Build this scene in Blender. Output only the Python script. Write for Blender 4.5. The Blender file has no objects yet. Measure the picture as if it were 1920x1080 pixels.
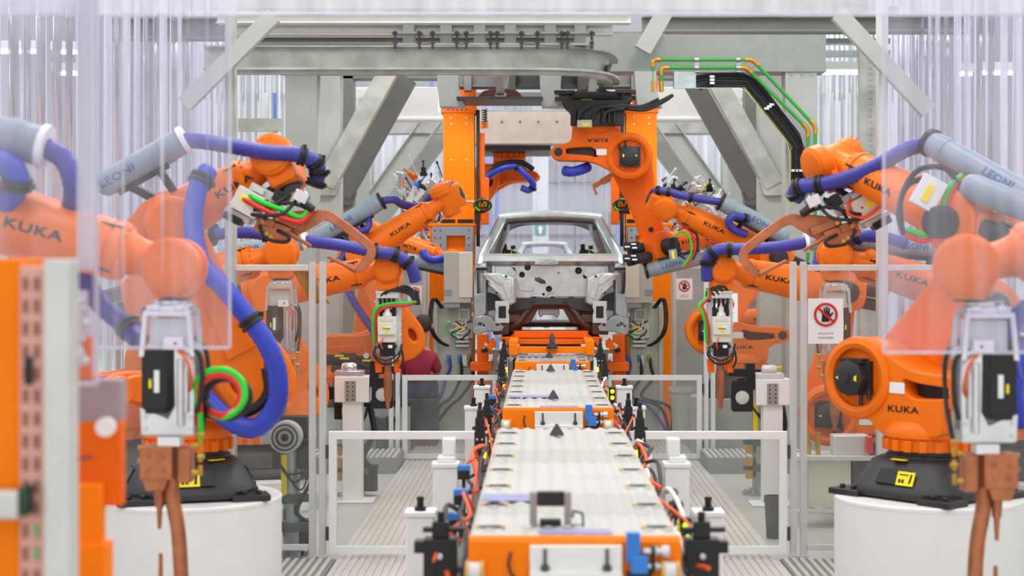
import bpy, bmesh, math, random
from mathutils import Vector, Matrix, noise

# ------------------------------------------------------------------ camera, world, lights, exposure
scn = bpy.context.scene
COL = scn.collection
FPX, VPX, VPY, CAMH = 3000.0, 1013.0, 497.0, 2.2      # focal length in pixels of the 1920 x 1080 frame, vanishing point, eye height
cam_d = bpy.data.cameras.new('camera')
cam = bpy.data.objects.new('camera', cam_d)
COL.objects.link(cam)
cam.location = (0, 0, CAMH)
cam.rotation_euler = (math.pi / 2, 0, 0)
cam_d.sensor_width = 36.0
cam_d.lens = 36.0 * FPX / 1920.0
cam_d.shift_x = -(VPX - 960) / 1920.0
cam_d.shift_y = -(540 - VPY) / 1920.0
cam_d.clip_end = 300
cam_d.dof.use_dof = True
cam_d.dof.focus_distance = 15.5
cam_d.dof.aperture_fstop = 2.0
scn.camera = cam

w = bpy.data.worlds.new('hall_daylight')
scn.world = w
w.use_nodes = True
nt = w.node_tree
bg = nt.nodes['Background']
tc = nt.nodes.new('ShaderNodeTexCoord')
sep = nt.nodes.new('ShaderNodeSeparateXYZ')
rmp = nt.nodes.new('ShaderNodeValToRGB')
nt.links.new(tc.outputs['Generated'], sep.inputs[0])
mr = nt.nodes.new('ShaderNodeMapRange')
mr.inputs['From Min'].default_value = -1
nt.links.new(sep.outputs['Z'], mr.inputs['Value'])
nt.links.new(mr.outputs[0], rmp.inputs[0])
rmp.color_ramp.elements[0].color = (.55, .545, .53, 1)
rmp.color_ramp.elements[1].color = (.80, .81, .82, 1)
rmp.color_ramp.elements[0].position = .30
rmp.color_ramp.elements[1].position = .75
e = rmp.color_ramp.elements.new(.5)
e.color = (1.32, 1.31, 1.29, 1)
nt.links.new(rmp.outputs[0], bg.inputs['Color'])
bg.inputs['Strength'].default_value = 1.0

def area(name, loc, size, power, rot=(0, 0, 0), color=(1, .99, .97)):
    l = bpy.data.lights.new(name, 'AREA')
    l.shape = 'RECTANGLE'
    l.size, l.size_y = size
    l.energy = power
    l.color = color
    o = bpy.data.objects.new(name, l)
    o.location = loc
    o.rotation_euler = rot
    COL.objects.link(o)
    return o
for k, (y, pw) in enumerate(((3.5, 330), (9.5, 420), (15, 420), (24, 700), (36, 900), (48, 900))):
    for sx in (-1, 1):
        area('hall_lamp_light', (.13 + sx * 2.1, y, 7.6), (.7, 4.0), pw * .27)

for sx in (-1, 1):
    for y in (11, 20, 29):
        area('bay_fill_light', (.13 + sx * 8.5, y, 9.5), (1.2, 6), 700, (0, math.radians(-20 * sx), 0))  # unseen fill added to brighten the side strip curtains
    area('cell_lamp_light', (.13 + sx * 1.35, 19.72, 4.78), (1.3, .16), 34, (math.radians(35), 0, 0))

vs = scn.view_settings
vs.view_transform = 'Standard'
vs.look = 'None'
vs.exposure = 0.14
vs.gamma = 1.0
vs.use_curve_mapping = False
scn.cycles.max_bounces = 10
scn.cycles.transparent_max_bounces = 24
scn.cycles.sample_clamp_indirect = 6

# ------------------------------------------------------------------ materials
def lin(h):
    h = h.lstrip('#')
    c = [int(h[i:i + 2], 16) / 255 for i in (0, 2, 4)]
    return [x / 12.92 if x <= .04045 else ((x + .055) / 1.055) ** 2.4 for x in c] + [1]
MATS = {}
def mat(name, hexc, rough=.5, metal=0., var=.06, scale=6., bump=0., bscale=60., coat=0., emit=0., alpha=1., var2=None, spec=.5):
    if name in MATS:
        return MATS[name]
    m = bpy.data.materials.new(name)
    m.use_nodes = True
    t = m.node_tree
    b = t.nodes['Principled BSDF']
    c = lin(hexc)
    b.inputs['Roughness'].default_value = rough
    b.inputs['Metallic'].default_value = metal
    b.inputs['Coat Weight'].default_value = coat
    b.inputs['Specular IOR Level'].default_value = spec
    b.inputs['Coat Roughness'].default_value = .15
    tcn = t.nodes.new('ShaderNodeTexCoord')
    ns = t.nodes.new('ShaderNodeTexNoise')
    ns.inputs['Scale'].default_value = scale
    ns.inputs['Detail'].default_value = 4
    t.links.new(tcn.outputs['Object'], ns.inputs['Vector'])
    r = t.nodes.new('ShaderNodeValToRGB')
    c2 = lin(var2) if var2 else None
    r.color_ramp.elements[0].color = [x * (1 - var) for x in c[:3]] + [1]
    r.color_ramp.elements[1].color = c2 or [min(1, x * (1 + var)) for x in c[:3]] + [1]
    r.color_ramp.elements[0].position = .35
    r.color_ramp.elements[1].position = .68
    t.links.new(ns.outputs['Fac'], r.inputs[0])
    t.links.new(r.outputs[0], b.inputs['Base Color'])
    if bump:
        n2 = t.nodes.new('ShaderNodeTexNoise')
        n2.inputs['Scale'].default_value = bscale
        t.links.new(tcn.outputs['Object'], n2.inputs['Vector'])
        bp = t.nodes.new('ShaderNodeBump')
        bp.inputs['Strength'].default_value = bump
        bp.inputs['Distance'].default_value = .01
        t.links.new(n2.outputs['Fac'], bp.inputs['Height'])
        t.links.new(bp.outputs[0], b.inputs['Normal'])
    if emit:
        b.inputs['Emission Color'].default_value = c
        b.inputs['Emission Strength'].default_value = emit
    MATS[name] = m
    return m
ORANGE = mat('robot_orange_paint', '#f27404', .42, var=.05, coat=.08, spec=.3)
GORANGE = mat('machine_orange_paint', '#ff8200', .55, var=.03, spec=.2)
DORANGE = mat('deep_orange_paint', '#ee6804', .5, var=.06, spec=.25)
BLACK = mat('black_cast_metal', '#28282a', .45, bump=.15, bscale=90)
BLKPL = mat('black_plastic', '#121214', .42)
DGREY = mat('dark_grey_steel', '#4a4c50', .5, .3)
BLUE = mat('blue_hose_plastic', '#2b3fb6', .38, var=.08)
PURP = mat('violet_blue_hose_plastic', '#3a3a96', .4, var=.08)
GREY = mat('blue_grey_plastic', '#8b9aa3', .4)
STEEL = mat('painted_light_grey_steel', '#b4b9b3', .5, var=.05, scale=3)
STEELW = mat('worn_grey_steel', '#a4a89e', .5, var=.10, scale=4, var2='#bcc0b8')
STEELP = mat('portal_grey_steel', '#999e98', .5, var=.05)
STEELS = mat('shaded_grey_steel', '#666865', .5, var=.06)  # shade on the rear braces put into a darker grey
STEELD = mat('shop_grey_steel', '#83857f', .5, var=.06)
STEELK = mat('dark_beam_steel', '#2e2d2b', .6, .2)
WHITE = mat('white_paint', '#e9e9e6', .5, var=.02)
CREAM = mat('cream_enamel', '#dcdccb', .45, var=.03)
CABIN = mat('light_grey_enamel', '#b9bdb2', .45, var=.03)
ALU = mat('anodised_aluminium', '#d2d3d0', .38, .2, var=.04)
SILV = mat('bright_machined_aluminium', '#d6d8da', .25, .8, var=.06)
GALV = mat('galvanised_sheet', '#a9b4b5', .3, .8, var=.14, scale=7, bump=.12, bscale=5)
GALV2 = mat('bright_pressed_sheet', '#ccd3d2', .32, .6, var=.10, scale=8, bump=.15, bscale=6)
COPPER = mat('copper', '#b87552', .42, .7, var=.14, scale=14)
BROWN = mat('dark_primed_underbody', '#6a574c', .42, .4, var=.16, scale=7)
GREEN = mat('green_hose', '#1fd02a', .35)
PIPEG = mat('green_pipe_paint', '#2ea33a', .45)
BRASS = mat('brass', '#c59a3c', .35, .6)
RED = mat('red_hose', '#e02a22', .4)
CABLE = mat('black_cable', '#202022', .5)
OCABLE = mat('orange_cable', '#f0602a', .5)
YELL = mat('yellow_label', '#ffe600', .5, var=.02)
PAPER = mat('white_label', '#eef0f0', .5, var=.01)
PRINT = mat('black_print', '#17151a', .6, var=.01)
BPRINT = mat('blue_print', '#3c5a96', .6, var=.01)
REDP = mat('red_print', '#c8281e', .5, var=.01)
BLUEC = mat('blue_connector_plastic', '#2f7fd6', .45)
PURPL = mat('violet_sticker', '#8f8fb8', .5)
TEAL = mat('green_sign_enamel', '#1f8f86', .5, var=.02)
CONC = mat('grey_floor_coating', '#b4b4ac', .42, var=.07, scale=1.4)
WALLW = mat('white_hall_wall', '#d2d4da', .7, var=.05, scale=.4)
PANELG = mat('grey_hall_panel', '#b2b2ba', .7, var=.04, scale=1.2)
BLUEP = mat('blue_rack_paint', '#6f86c0', .5)
LAMP = mat('fluorescent_tube', '#ffffff', .4, emit=6)
LEDY = mat('yellow_indicator', '#ffe020', .4, emit=2.5)
LEDG = mat('lime_indicator', '#b8f01c', .4, emit=1.5)
SKIN = mat('skin', '#c08a6c', .55)
HAIR = mat('dark_hair', '#3a2c26', .7)
SHIRT = mat('maroon_cotton', '#a02a48', .8, bump=.2)
JEANS = mat('blue_denim', '#3c4a66', .85, bump=.2)
PINKST = mat('pink_grey_steel', '#dba394', .45, .2)

def clear_mat(name, tint, veil, veilcol, gloss=.06, rough=.08, streak=0., blotch=0.):
    """clear plastic: mostly see-through, a milky scatter and a soft gloss."""
    if name in MATS:
        return MATS[name]
    m = bpy.data.materials.new(name)
    m.use_nodes = True
    t = m.node_tree
    t.nodes.clear()
    out = t.nodes.new('ShaderNodeOutputMaterial')
    tr = t.nodes.new('ShaderNodeBsdfTransparent')
    tr.inputs[0].default_value = lin(tint)
    df = t.nodes.new('ShaderNodeBsdfDiffuse')
    df.inputs[0].default_value = lin(veilcol)
    tl = t.nodes.new('ShaderNodeBsdfTranslucent')
    tl.inputs[0].default_value = lin(veilcol)
    mv = t.nodes.new('ShaderNodeMixShader')
    mv.inputs[0].default_value = .5
    t.links.new(df.outputs[0], mv.inputs[1])
    t.links.new(tl.outputs[0], mv.inputs[2])
    m1 = t.nodes.new('ShaderNodeMixShader')
    t.links.new(tr.outputs[0], m1.inputs[1])
    t.links.new(mv.outputs[0], m1.inputs[2])
    m1.inputs[0].default_value = veil
    if streak or blotch:
        tcn = t.nodes.new('ShaderNodeTexCoord')
        mp = t.nodes.new('ShaderNodeMapping')
        mp.inputs['Scale'].default_value = (9, 9, .25)
        t.links.new(tcn.outputs['Object'], mp.inputs[0])
        ns = t.nodes.new('ShaderNodeTexNoise')
        ns.inputs['Scale'].default_value = 1.6
        ns.inputs['Detail'].default_value = 5
        t.links.new(mp.outputs[0], ns.inputs['Vector'])
        mrr = t.nodes.new('ShaderNodeMapRange')
        mrr.inputs['From Min'].default_value = .35
        mrr.inputs['From Max'].default_value = .7
        mrr.inputs['To Min'].default_value = max(0, veil - streak * .6)
        mrr.inputs['To Max'].default_value = veil + streak
        t.links.new(ns.outputs['Fac'], mrr.inputs['Value'])
        t.links.new(mrr.outputs[0], m1.inputs[0])
    gl = t.nodes.new('ShaderNodeBsdfGlossy')
    gl.inputs['Roughness'].default_value = rough
    fr = t.nodes.new('ShaderNodeLayerWeight')
    fr.inputs[0].default_value = .25
    ml = t.nodes.new('ShaderNodeMath')
    ml.operation = 'MULTIPLY_ADD'
    ml.inputs[1].default_value = .7
    ml.inputs[2].default_value = gloss
    t.links.new(fr.outputs['Fresnel'], ml.inputs[0])
    m2 = t.nodes.new('ShaderNodeMixShader')
    t.links.new(ml.outputs[0], m2.inputs[0])
    t.links.new(m1.outputs[0], m2.inputs[1])
    t.links.new(gl.outputs[0], m2.inputs[2])
    t.links.new(m2.outputs[0], out.inputs[0])
    MATS[name] = m
    return m
PVC = clear_mat('clear_vinyl_sheet', '#eeebfa', .10, '#f0f2ff', .025, .10, .09)
PVCTOP = clear_mat('clear_vinyl_valance', '#ecebf4', .62, '#eeeef6', .04, .15, .2)
PLEXI = clear_mat('clear_acrylic_pane', '#fafbfa', .05, '#e4e6e4', .02, .05)
STRIP = clear_mat('frosted_strip_vinyl', '#e9ebf2', .68, '#dfe2ea', .10, .18, .22)

def grating_mat():
    m = bpy.data.materials.new('ribbed_aluminium_deck')
    m.use_nodes = True
    t = m.node_tree
    b = t.nodes['Principled BSDF']
    b.inputs['Metallic'].default_value = .25
    b.inputs['Roughness'].default_value = .42
    tcn = t.nodes.new('ShaderNodeTexCoord')
    ns = t.nodes.new('ShaderNodeTexNoise')
    ns.inputs['Scale'].default_value = 2.5
    t.links.new(tcn.outputs['Object'], ns.inputs['Vector'])
    r = t.nodes.new('ShaderNodeValToRGB')
    r.color_ramp.elements[0].color = lin('#c4c1ba')
    r.color_ramp.elements[1].color = lin('#dcd9d3')
    t.links.new(ns.outputs['Fac'], r.inputs[0])
    t.links.new(r.outputs[0], b.inputs['Base Color'])
    return m
DECK = grating_mat()

# ------------------------------------------------------------------ mesh helpers
def P(u, v, d):
    """the point d metres ahead of the lens that the pixel (u, v) of the photograph shows"""
    return Vector(((u - VPX) / FPX * d, d, CAMH - (v - VPY) / FPX * d))
V = Vector
def frame_from(z, xhint=(1, 0, 0)):
    z = V(z).normalized()
    x = V(xhint)
    x = x - z * x.dot(z)
    if x.length < 1e-4:
        x = V((0, 1, 0)) - z * z.y
    x.normalize()
    y = z.cross(x)
    return Matrix((x, y, z)).transposed()
def spline(pts, n=8, closed=False):
    pts = [V(p) for p in pts]
    out = []
    m = len(pts)
    for i in range(m if closed else m - 1):
        p1, p2 = pts[i], pts[(i + 1) % m]
        p0 = pts[(i - 1) % m] if closed or i else p1 * 2 - p2
        p3 = pts[(i + 2) % m] if closed or i + 2 < m else p2 * 2 - p1
        for k in range(n):
            t = k / n
            out.append(.5 * ((2 * p1) + (p2 - p0) * t + (2 * p0 - 5 * p1 + 4 * p2 - p3) * t * t + (3 * p1 - p0 - 3 * p2 + p3) * t ** 3))
    if not closed:
        out.append(pts[-1])
    return out
def circ(x, y, r, n=28, sx=1., sy=1.):
    return [(x + r * sx * math.cos(2 * math.pi * k / n), y + r * sy * math.sin(2 * math.pi * k / n)) for k in range(n)]
def rrect(x0, y0, x1, y1, r, n=4):
    out = []
    for cx, cy, a in ((x1 - r, y1 - r, 0), (x0 + r, y1 - r, 90), (x0 + r, y0 + r, 180), (x1 - r, y0 + r, 270)):
        for k in range(n + 1):
            t = math.radians(a + 90 * k / n)
            out.append((cx + r * math.cos(t), cy + r * math.sin(t)))
    return out
def hull(circles, n=28):
    pts = sorted(set((round(x, 5), round(y, 5)) for c in circles for x, y in circ(*c, n)))
    def half(ps):
        h = []
        for p in ps:
            while len(h) > 1 and (h[-1][0] - h[-2][0]) * (p[1] - h[-2][1]) - (h[-1][1] - h[-2][1]) * (p[0] - h[-2][0]) <= 0:
                h.pop()
            h.append(p)
        return h[:-1]
    return half(pts) + half(pts[::-1])
_pc = {}
def curve_mesh(outlines, t, bev):
    cu = bpy.data.curves.new('tmp', 'CURVE')
    cu.dimensions = '2D'
    cu.fill_mode = 'BOTH'
    cu.extrude = max(t / 2 - bev, .0005)
    cu.bevel_depth = bev
    cu.bevel_resolution = 1
    cu.offset = -bev
    for o in outlines:
        s = cu.splines.new('POLY')
        s.points.add(len(o) - 1)
        for q, p in zip(s.points, o):
            q.co = (p[0], p[1], 0, 1)
        s.use_cyclic_u = True
    ob = bpy.data.objects.new('tmp', cu)
    me = bpy.data.meshes.new_from_object(ob)
    r = ([v.co.copy() for v in me.vertices], [tuple(p.vertices) for p in me.polygons])
    bpy.data.objects.remove(ob)
    bpy.data.meshes.remove(me)
    bpy.data.curves.remove(cu)
    return r
def text_mesh(s, bold=.02, wide=1.0, cuts=0, spacing=1.0):
    key = (s, bold, wide, cuts, spacing)
    if key in _pc:
        return _pc[key]
    cu = bpy.data.curves.new('tmp', 'FONT')
    cu.body = s
    cu.align_x = 'CENTER'
    cu.align_y = 'CENTER'
    cu.offset = bold
    cu.space_character = spacing
    cu.resolution_u = 4
    ob = bpy.data.objects.new('tmp', cu)
    me = bpy.data.meshes.new_from_object(ob)
    bm = bmesh.new()
    bm.from_mesh(me)
    ys = [v.co.y for v in bm.verts]
    y0, y1 = min(ys), max(ys)
    xs = [v.co.x for v in bm.verts]
    cx = (min(xs) + max(xs)) / 2
    for v in bm.verts:
        v.co = ((v.co.x - cx) * wide / (y1 - y0), (v.co.y - (y0 + y1) / 2) / (y1 - y0), 0)
    for k in range(1, cuts):
        bmesh.ops.bisect_plane(bm, geom=bm.verts[:] + bm.edges[:] + bm.faces[:], plane_co=(0, -.5 + k / cuts, 0), plane_no=(0, 1, 0))
    bm.verts.index_update()
    r = ([v.co.copy() for v in bm.verts], [tuple(v.index for v in f.verts) for f in bm.faces])
    bm.free()
    bpy.data.objects.remove(ob)
    bpy.data.meshes.remove(me)
    bpy.data.curves.remove(cu)
    _pc[key] = r
    return r

class MB:
    def __init__(s, T=None):
        s.v, s.f, s.mi, s.m, s.T = [], [], [], 0, T.copy() if T else Matrix.Identity(4)
    def add(s, vs, fs, M=None):
        b = len(s.v)
        T = s.T @ M if M is not None else s.T
        s.v += [T @ V(p) for p in vs]
        s.f += [tuple(i + b for i in f) for f in fs]
        s.mi += [s.m] * len(fs)
        return s
    def box(s, c, d, R=None):
        x, y, z = (q / 2 for q in d)
        vs = [V((a * x, b * y, e * z)) for a in (-1, 1) for b in (-1, 1) for e in (-1, 1)]
        if R is not None:
            vs = [R @ p for p in vs]
        c = V(c)
        return s.add([p + c for p in vs], [(0, 1, 3, 2), (4, 6, 7, 5), (0, 4, 5, 1), (2, 3, 7, 6), (0, 2, 6, 4), (1, 5, 7, 3)])
    def bb(s, lo, hi):
        lo, hi = V(lo), V(hi)
        return s.box((lo + hi) / 2, hi - lo)
    def bar(s, p0, p1, wd, h, hint=(1, 0, 0)):
        p0, p1 = V(p0), V(p1)
        return s.box((p0 + p1) / 2, (wd, h, (p1 - p0).length), frame_from(p1 - p0, hint))
    def rings(s, rs, cap=True, closed=False):
        n = len(rs[0])
        fs = []
        for i in range(len(rs) - (0 if closed else 1)):
            a, b = i * n, ((i + 1) % len(rs)) * n
            fs += [(a + k, a + (k + 1) % n, b + (k + 1) % n, b + k) for k in range(n)]
        if cap and not closed:
            fs += [tuple(range(n))[::-1], tuple((len(rs) - 1) * n + k for k in range(n))]
        return s.add([p for r in rs for p in r], fs)
    def cyl(s, p0, p1, r0, r1=None, n=20):
        return s.lathe(p0, V(p1) - V(p0), [(r0, 0), (r0 if r1 is None else r1, (V(p1) - V(p0)).length)], n)
    def lathe(s, o, ax, prof, n=24, hint=(1, 0, 0), sq=0.):
        R = frame_from(ax, hint)
        o = V(o)
        def pt(r, z, k):
            a = 2 * math.pi * k / n
            c, d = math.cos(a), math.sin(a)
            if sq:
                q = (abs(c) ** (2 + sq * 4) + abs(d) ** (2 + sq * 4)) ** (-1 / (2 + sq * 4))
                c, d = c * q, d * q
            return o + R @ V((r * c, r * d, z))
        return s.rings([[pt(max(r, 1e-4), z, k) for k in range(n)] for r, z in prof])
    def tube(s, pts, r, n=10, rib=0., step=None, closed=False):
        pts = [V(p) for p in pts]
        if step:
            out, acc = [pts[0]], 0.
            for a, b in zip(pts, pts[1:]):
                L = (b - a).length
                d = step - acc
                while d <= L:
                    out.append(a.lerp(b, d / L))
                    d += step
                acc = (acc + L) % step
            if len(out) > 2:
                pts = out
        up = None
        rs = []
        for i, p in enumerate(pts):
            t = (pts[min(i + 1, len(pts) - 1)] - pts[max(i - 1, 0)])
            if closed:
                t = pts[(i + 1) % len(pts)] - pts[i - 1]
            t.normalize()
            if up is None:
                up = frame_from(t).col[0].copy()
            up = (up - t * up.dot(t)).normalized()
            sd = t.cross(up)
            rr = (r[i] if isinstance(r, (list, tuple)) else r) * (1 + (rib if i % 2 else -rib))
            rs.append([p + (up * math.cos(2 * math.pi * k / n) + sd * math.sin(2 * math.pi * k / n)) * rr for k in range(n)])
        return s.rings(rs, closed=closed)
    def sph(s, c, r, n=16, sc=(1, 1, 1)):
        c = V(c)
        h = n // 2
        rs = [[c + V((sc[0] * r * math.sin(math.pi * i / h) * math.cos(2 * math.pi * k / n), sc[1] * r * math.sin(math.pi * i / h) * math.sin(2 * math.pi * k / n), sc[2] * r * math.cos(math.pi * i / h))) for k in range(n)] for i in range(1, h)]
        return s.rings(rs)
    def prism(s, outlines, t, M, bev=0.):
        """flat outline(s) in xy (later ones are holes), t thick about the plane of M"""
        if isinstance(outlines[0][0], (int, float)):
            outlines = [outlines]
        if len(outlines) == 1 and not bev:
            o = outlines[0]
            n = len(o)
            return s.add([V((x, y, -t / 2)) for x, y in o] + [V((x, y, t / 2)) for x, y in o],
                         [tuple(range(n))[::-1], tuple(range(n, 2 * n))] + [(k, (k + 1) % n, n + (k + 1) % n, n + k) for k in range(n)], M)
        return s.add(*curve_mesh(outlines, t, bev), M)
    def text(s, txt, h, M, bold=.02, wide=1.0, spacing=1.0):
        vs, fs = text_mesh(txt, bold, wide, 0, spacing)
        return s.add([p * h for p in vs], fs, M)
    def pieces(s):
        """face lists of the far-apart pieces in this mesh"""
        par = list(range(len(s.v)))
        def find(i):
            while par[i] != i:
                par[i] = par[par[i]]
                i = par[i]
            return i
        for f in s.f:
            a = find(f[0])
            for i in f[1:]:
                par[find(i)] = a
        isl = {}
        for i, p in enumerate(s.v):
            b = isl.setdefault(find(i), [V(p), V(p)])
            for k in range(3):
                b[0][k] = min(b[0][k], p[k])
                b[1][k] = max(b[1][k], p[k])
        ks = list(isl)
        if not 1 < len(ks) <= 60:
            return None
        grp = list(range(len(ks)))
        def fg(i):
            while grp[i] != i:
                i = grp[i]
            return i
        for i in range(len(ks)):
            for j in range(i):
                (l0, h0), (l1, h1) = isl[ks[i]], isl[ks[j]]
                gap = V([max(0., l0[k] - h1[k], l1[k] - h0[k]) for k in range(3)]).length
                if gap <= max(.02, .47 * max(max(h0 - l0), max(h1 - l1))) - 1e-4:
                    grp[fg(i)] = fg(j)
        root = {k: fg(i) for i, k in enumerate(ks)}
        out = {}
        for f, m in zip(s.f, s.mi):
            out.setdefault(root[find(f[0])], []).append((f, m))
        return sorted(out.values(), key=len, reverse=True) if len(out) > 1 else None
    def build(s, name, mats, parent=None, origin=None, bevel=0., angle=38, flip=True, **props):
        if parent is not None and not any(q in name for q in ('lettering', 'marking', 'bolt', 'symbol', 'tread', 'screw')):
            ps = s.pieces()
            if ps:
                first = None
                for fs in ps:
                    used = sorted({i for f, _ in fs for i in f})
                    at = {i: k for k, i in enumerate(used)}
                    q = MB()
                    q.v, q.f, q.mi = [s.v[i] for i in used], [tuple(at[i] for i in f) for f, _ in fs], [m for _, m in fs]
                    ob = q.build(name, mats, parent, None, bevel, angle, **props)
                    first = first or ob
                return first
        mats = mats if isinstance(mats, (list, tuple)) else [mats]
        me = bpy.data.meshes.new(name)
        if parent is not None:
            inv = WM(parent).inverted()
            o0 = None
        else:
            if origin is None:
                xs = [p.x for p in s.v]; ys = [p.y for p in s.v]; zs = [p.z for p in s.v]
                origin = ((min(xs) + max(xs)) / 2, (min(ys) + max(ys)) / 2, min(zs))
            inv = Matrix.Translation(-V(origin))
        me.from_pydata([inv @ p for p in s.v], [], s.f)
        for m in mats:
            me.materials.append(m)
        me.polygons.foreach_set('material_index', s.mi)
        bm = bmesh.new()
        bm.from_mesh(me)
        bmesh.ops.recalc_face_normals(bm, faces=bm.faces)
        bm.to_mesh(me)
        bm.free()
        me.polygons.foreach_set('use_smooth', [True] * len(me.polygons))
        me.set_sharp_from_angle(angle=math.radians(angle))
        ob = bpy.data.objects.new(name, me)
        COL.objects.link(ob)
        if parent is not None:
            ob.parent = parent
        else:
            ob.location = origin
        if bevel:
            bv = ob.modifiers.new('bevel', 'BEVEL')
            bv.width = bevel
            bv.segments = 2
            bv.limit_method = 'ANGLE'
            bv.angle_limit = math.radians(50)
            bv.harden_normals = False
        for k, val in props.items():
            ob[k] = val
        return ob
def WM(o):
    M = o.matrix_basis
    return WM(o.parent) @ M if o.parent else M.copy()
def thing(name, label, cat, loc, rot=None, group=None):
    o = bpy.data.objects.new(name, None)
    o.empty_display_size = .1
    COL.objects.link(o)
    o.matrix_basis = Matrix.Translation(V(loc)) @ (rot.to_4x4() if rot is not None else Matrix.Identity(4))
    o['label'] = label
    o['category'] = cat
    if group:
        o['group'] = group
    return o
def tag(o, label, cat, group=None):
    o['label'] = label
    o['category'] = cat
    if group:
        o['group'] = group
    return o
def struct(o):
    o['kind'] = 'structure'
    return o
def copy_tree(o, loc=None, label=None, M=None, parent=None):
    kids = [c for c in o.children]
    c = o.copy()
    COL.objects.link(c)
    c.parent = parent
    if loc is not None:
        c.location = loc
    if M is not None:
        c.matrix_basis = M
    if label:
        c['label'] = label
    for k in kids:
        copy_tree(k, parent=c)
    return c
RX = Matrix.Rotation(math.pi / 2, 4, 'X')      # xy plane -> xz plane, front face towards -y
XC = .13                                        # the line's centre
# ------------------------------------------------------------------ welding robots
def warn_tri(mb, c, r, M):
    """a yellow warning triangle with a black mark, in the xy plane of M"""
    x, y = c
    mb.m = 1
    mb.prism([(x - r, y - r * .6), (x + r, y - r * .6), (x, y + r)], .002, M)
    mb.m = 2
    mb.prism([(x - r * .14, y - r * .25), (x + r * .14, y - r * .25), (x, y + r * .5)], .004, M)
    mb.m = 0
def hose(name, pts, r, m, parent, clamps=(), n=12, rib=.045, step=None, cr=1.28):
    mb = MB()
    sp = spline(pts, 14)
    ob = mb.tube(sp, r, n, rib, step or r * .42).build(name, m, parent, angle=80)
    for c in clamps:
        i = min(len(sp) - 2, max(1, int(c * (len(sp) - 1))))
        t = (sp[i + 1] - sp[i - 1]).normalized()
        k = MB()
        k.lathe(sp[i] - t * r * .45, t, [(r * 1.02, 0), (r * cr, 0), (r * cr, r * .34), (r * 1.1, r * .36), (r * 1.1, r * .52), (r * cr, r * .56), (r * cr, r * .9), (r * 1.02, r * .9)], 16)
        k.box(sp[i] + t.cross(V((0, 1, 0))).normalized() * r * 1.25, (r * .5, r * .5, r * .5))
        k.build('hose_clamp', BLKPL, ob, angle=40)
    return ob
def cable(name, pts, r, m, parent, n=8):
    return MB().tube(spline(pts, 10), r, n).build(name, m, parent, angle=80)

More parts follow.
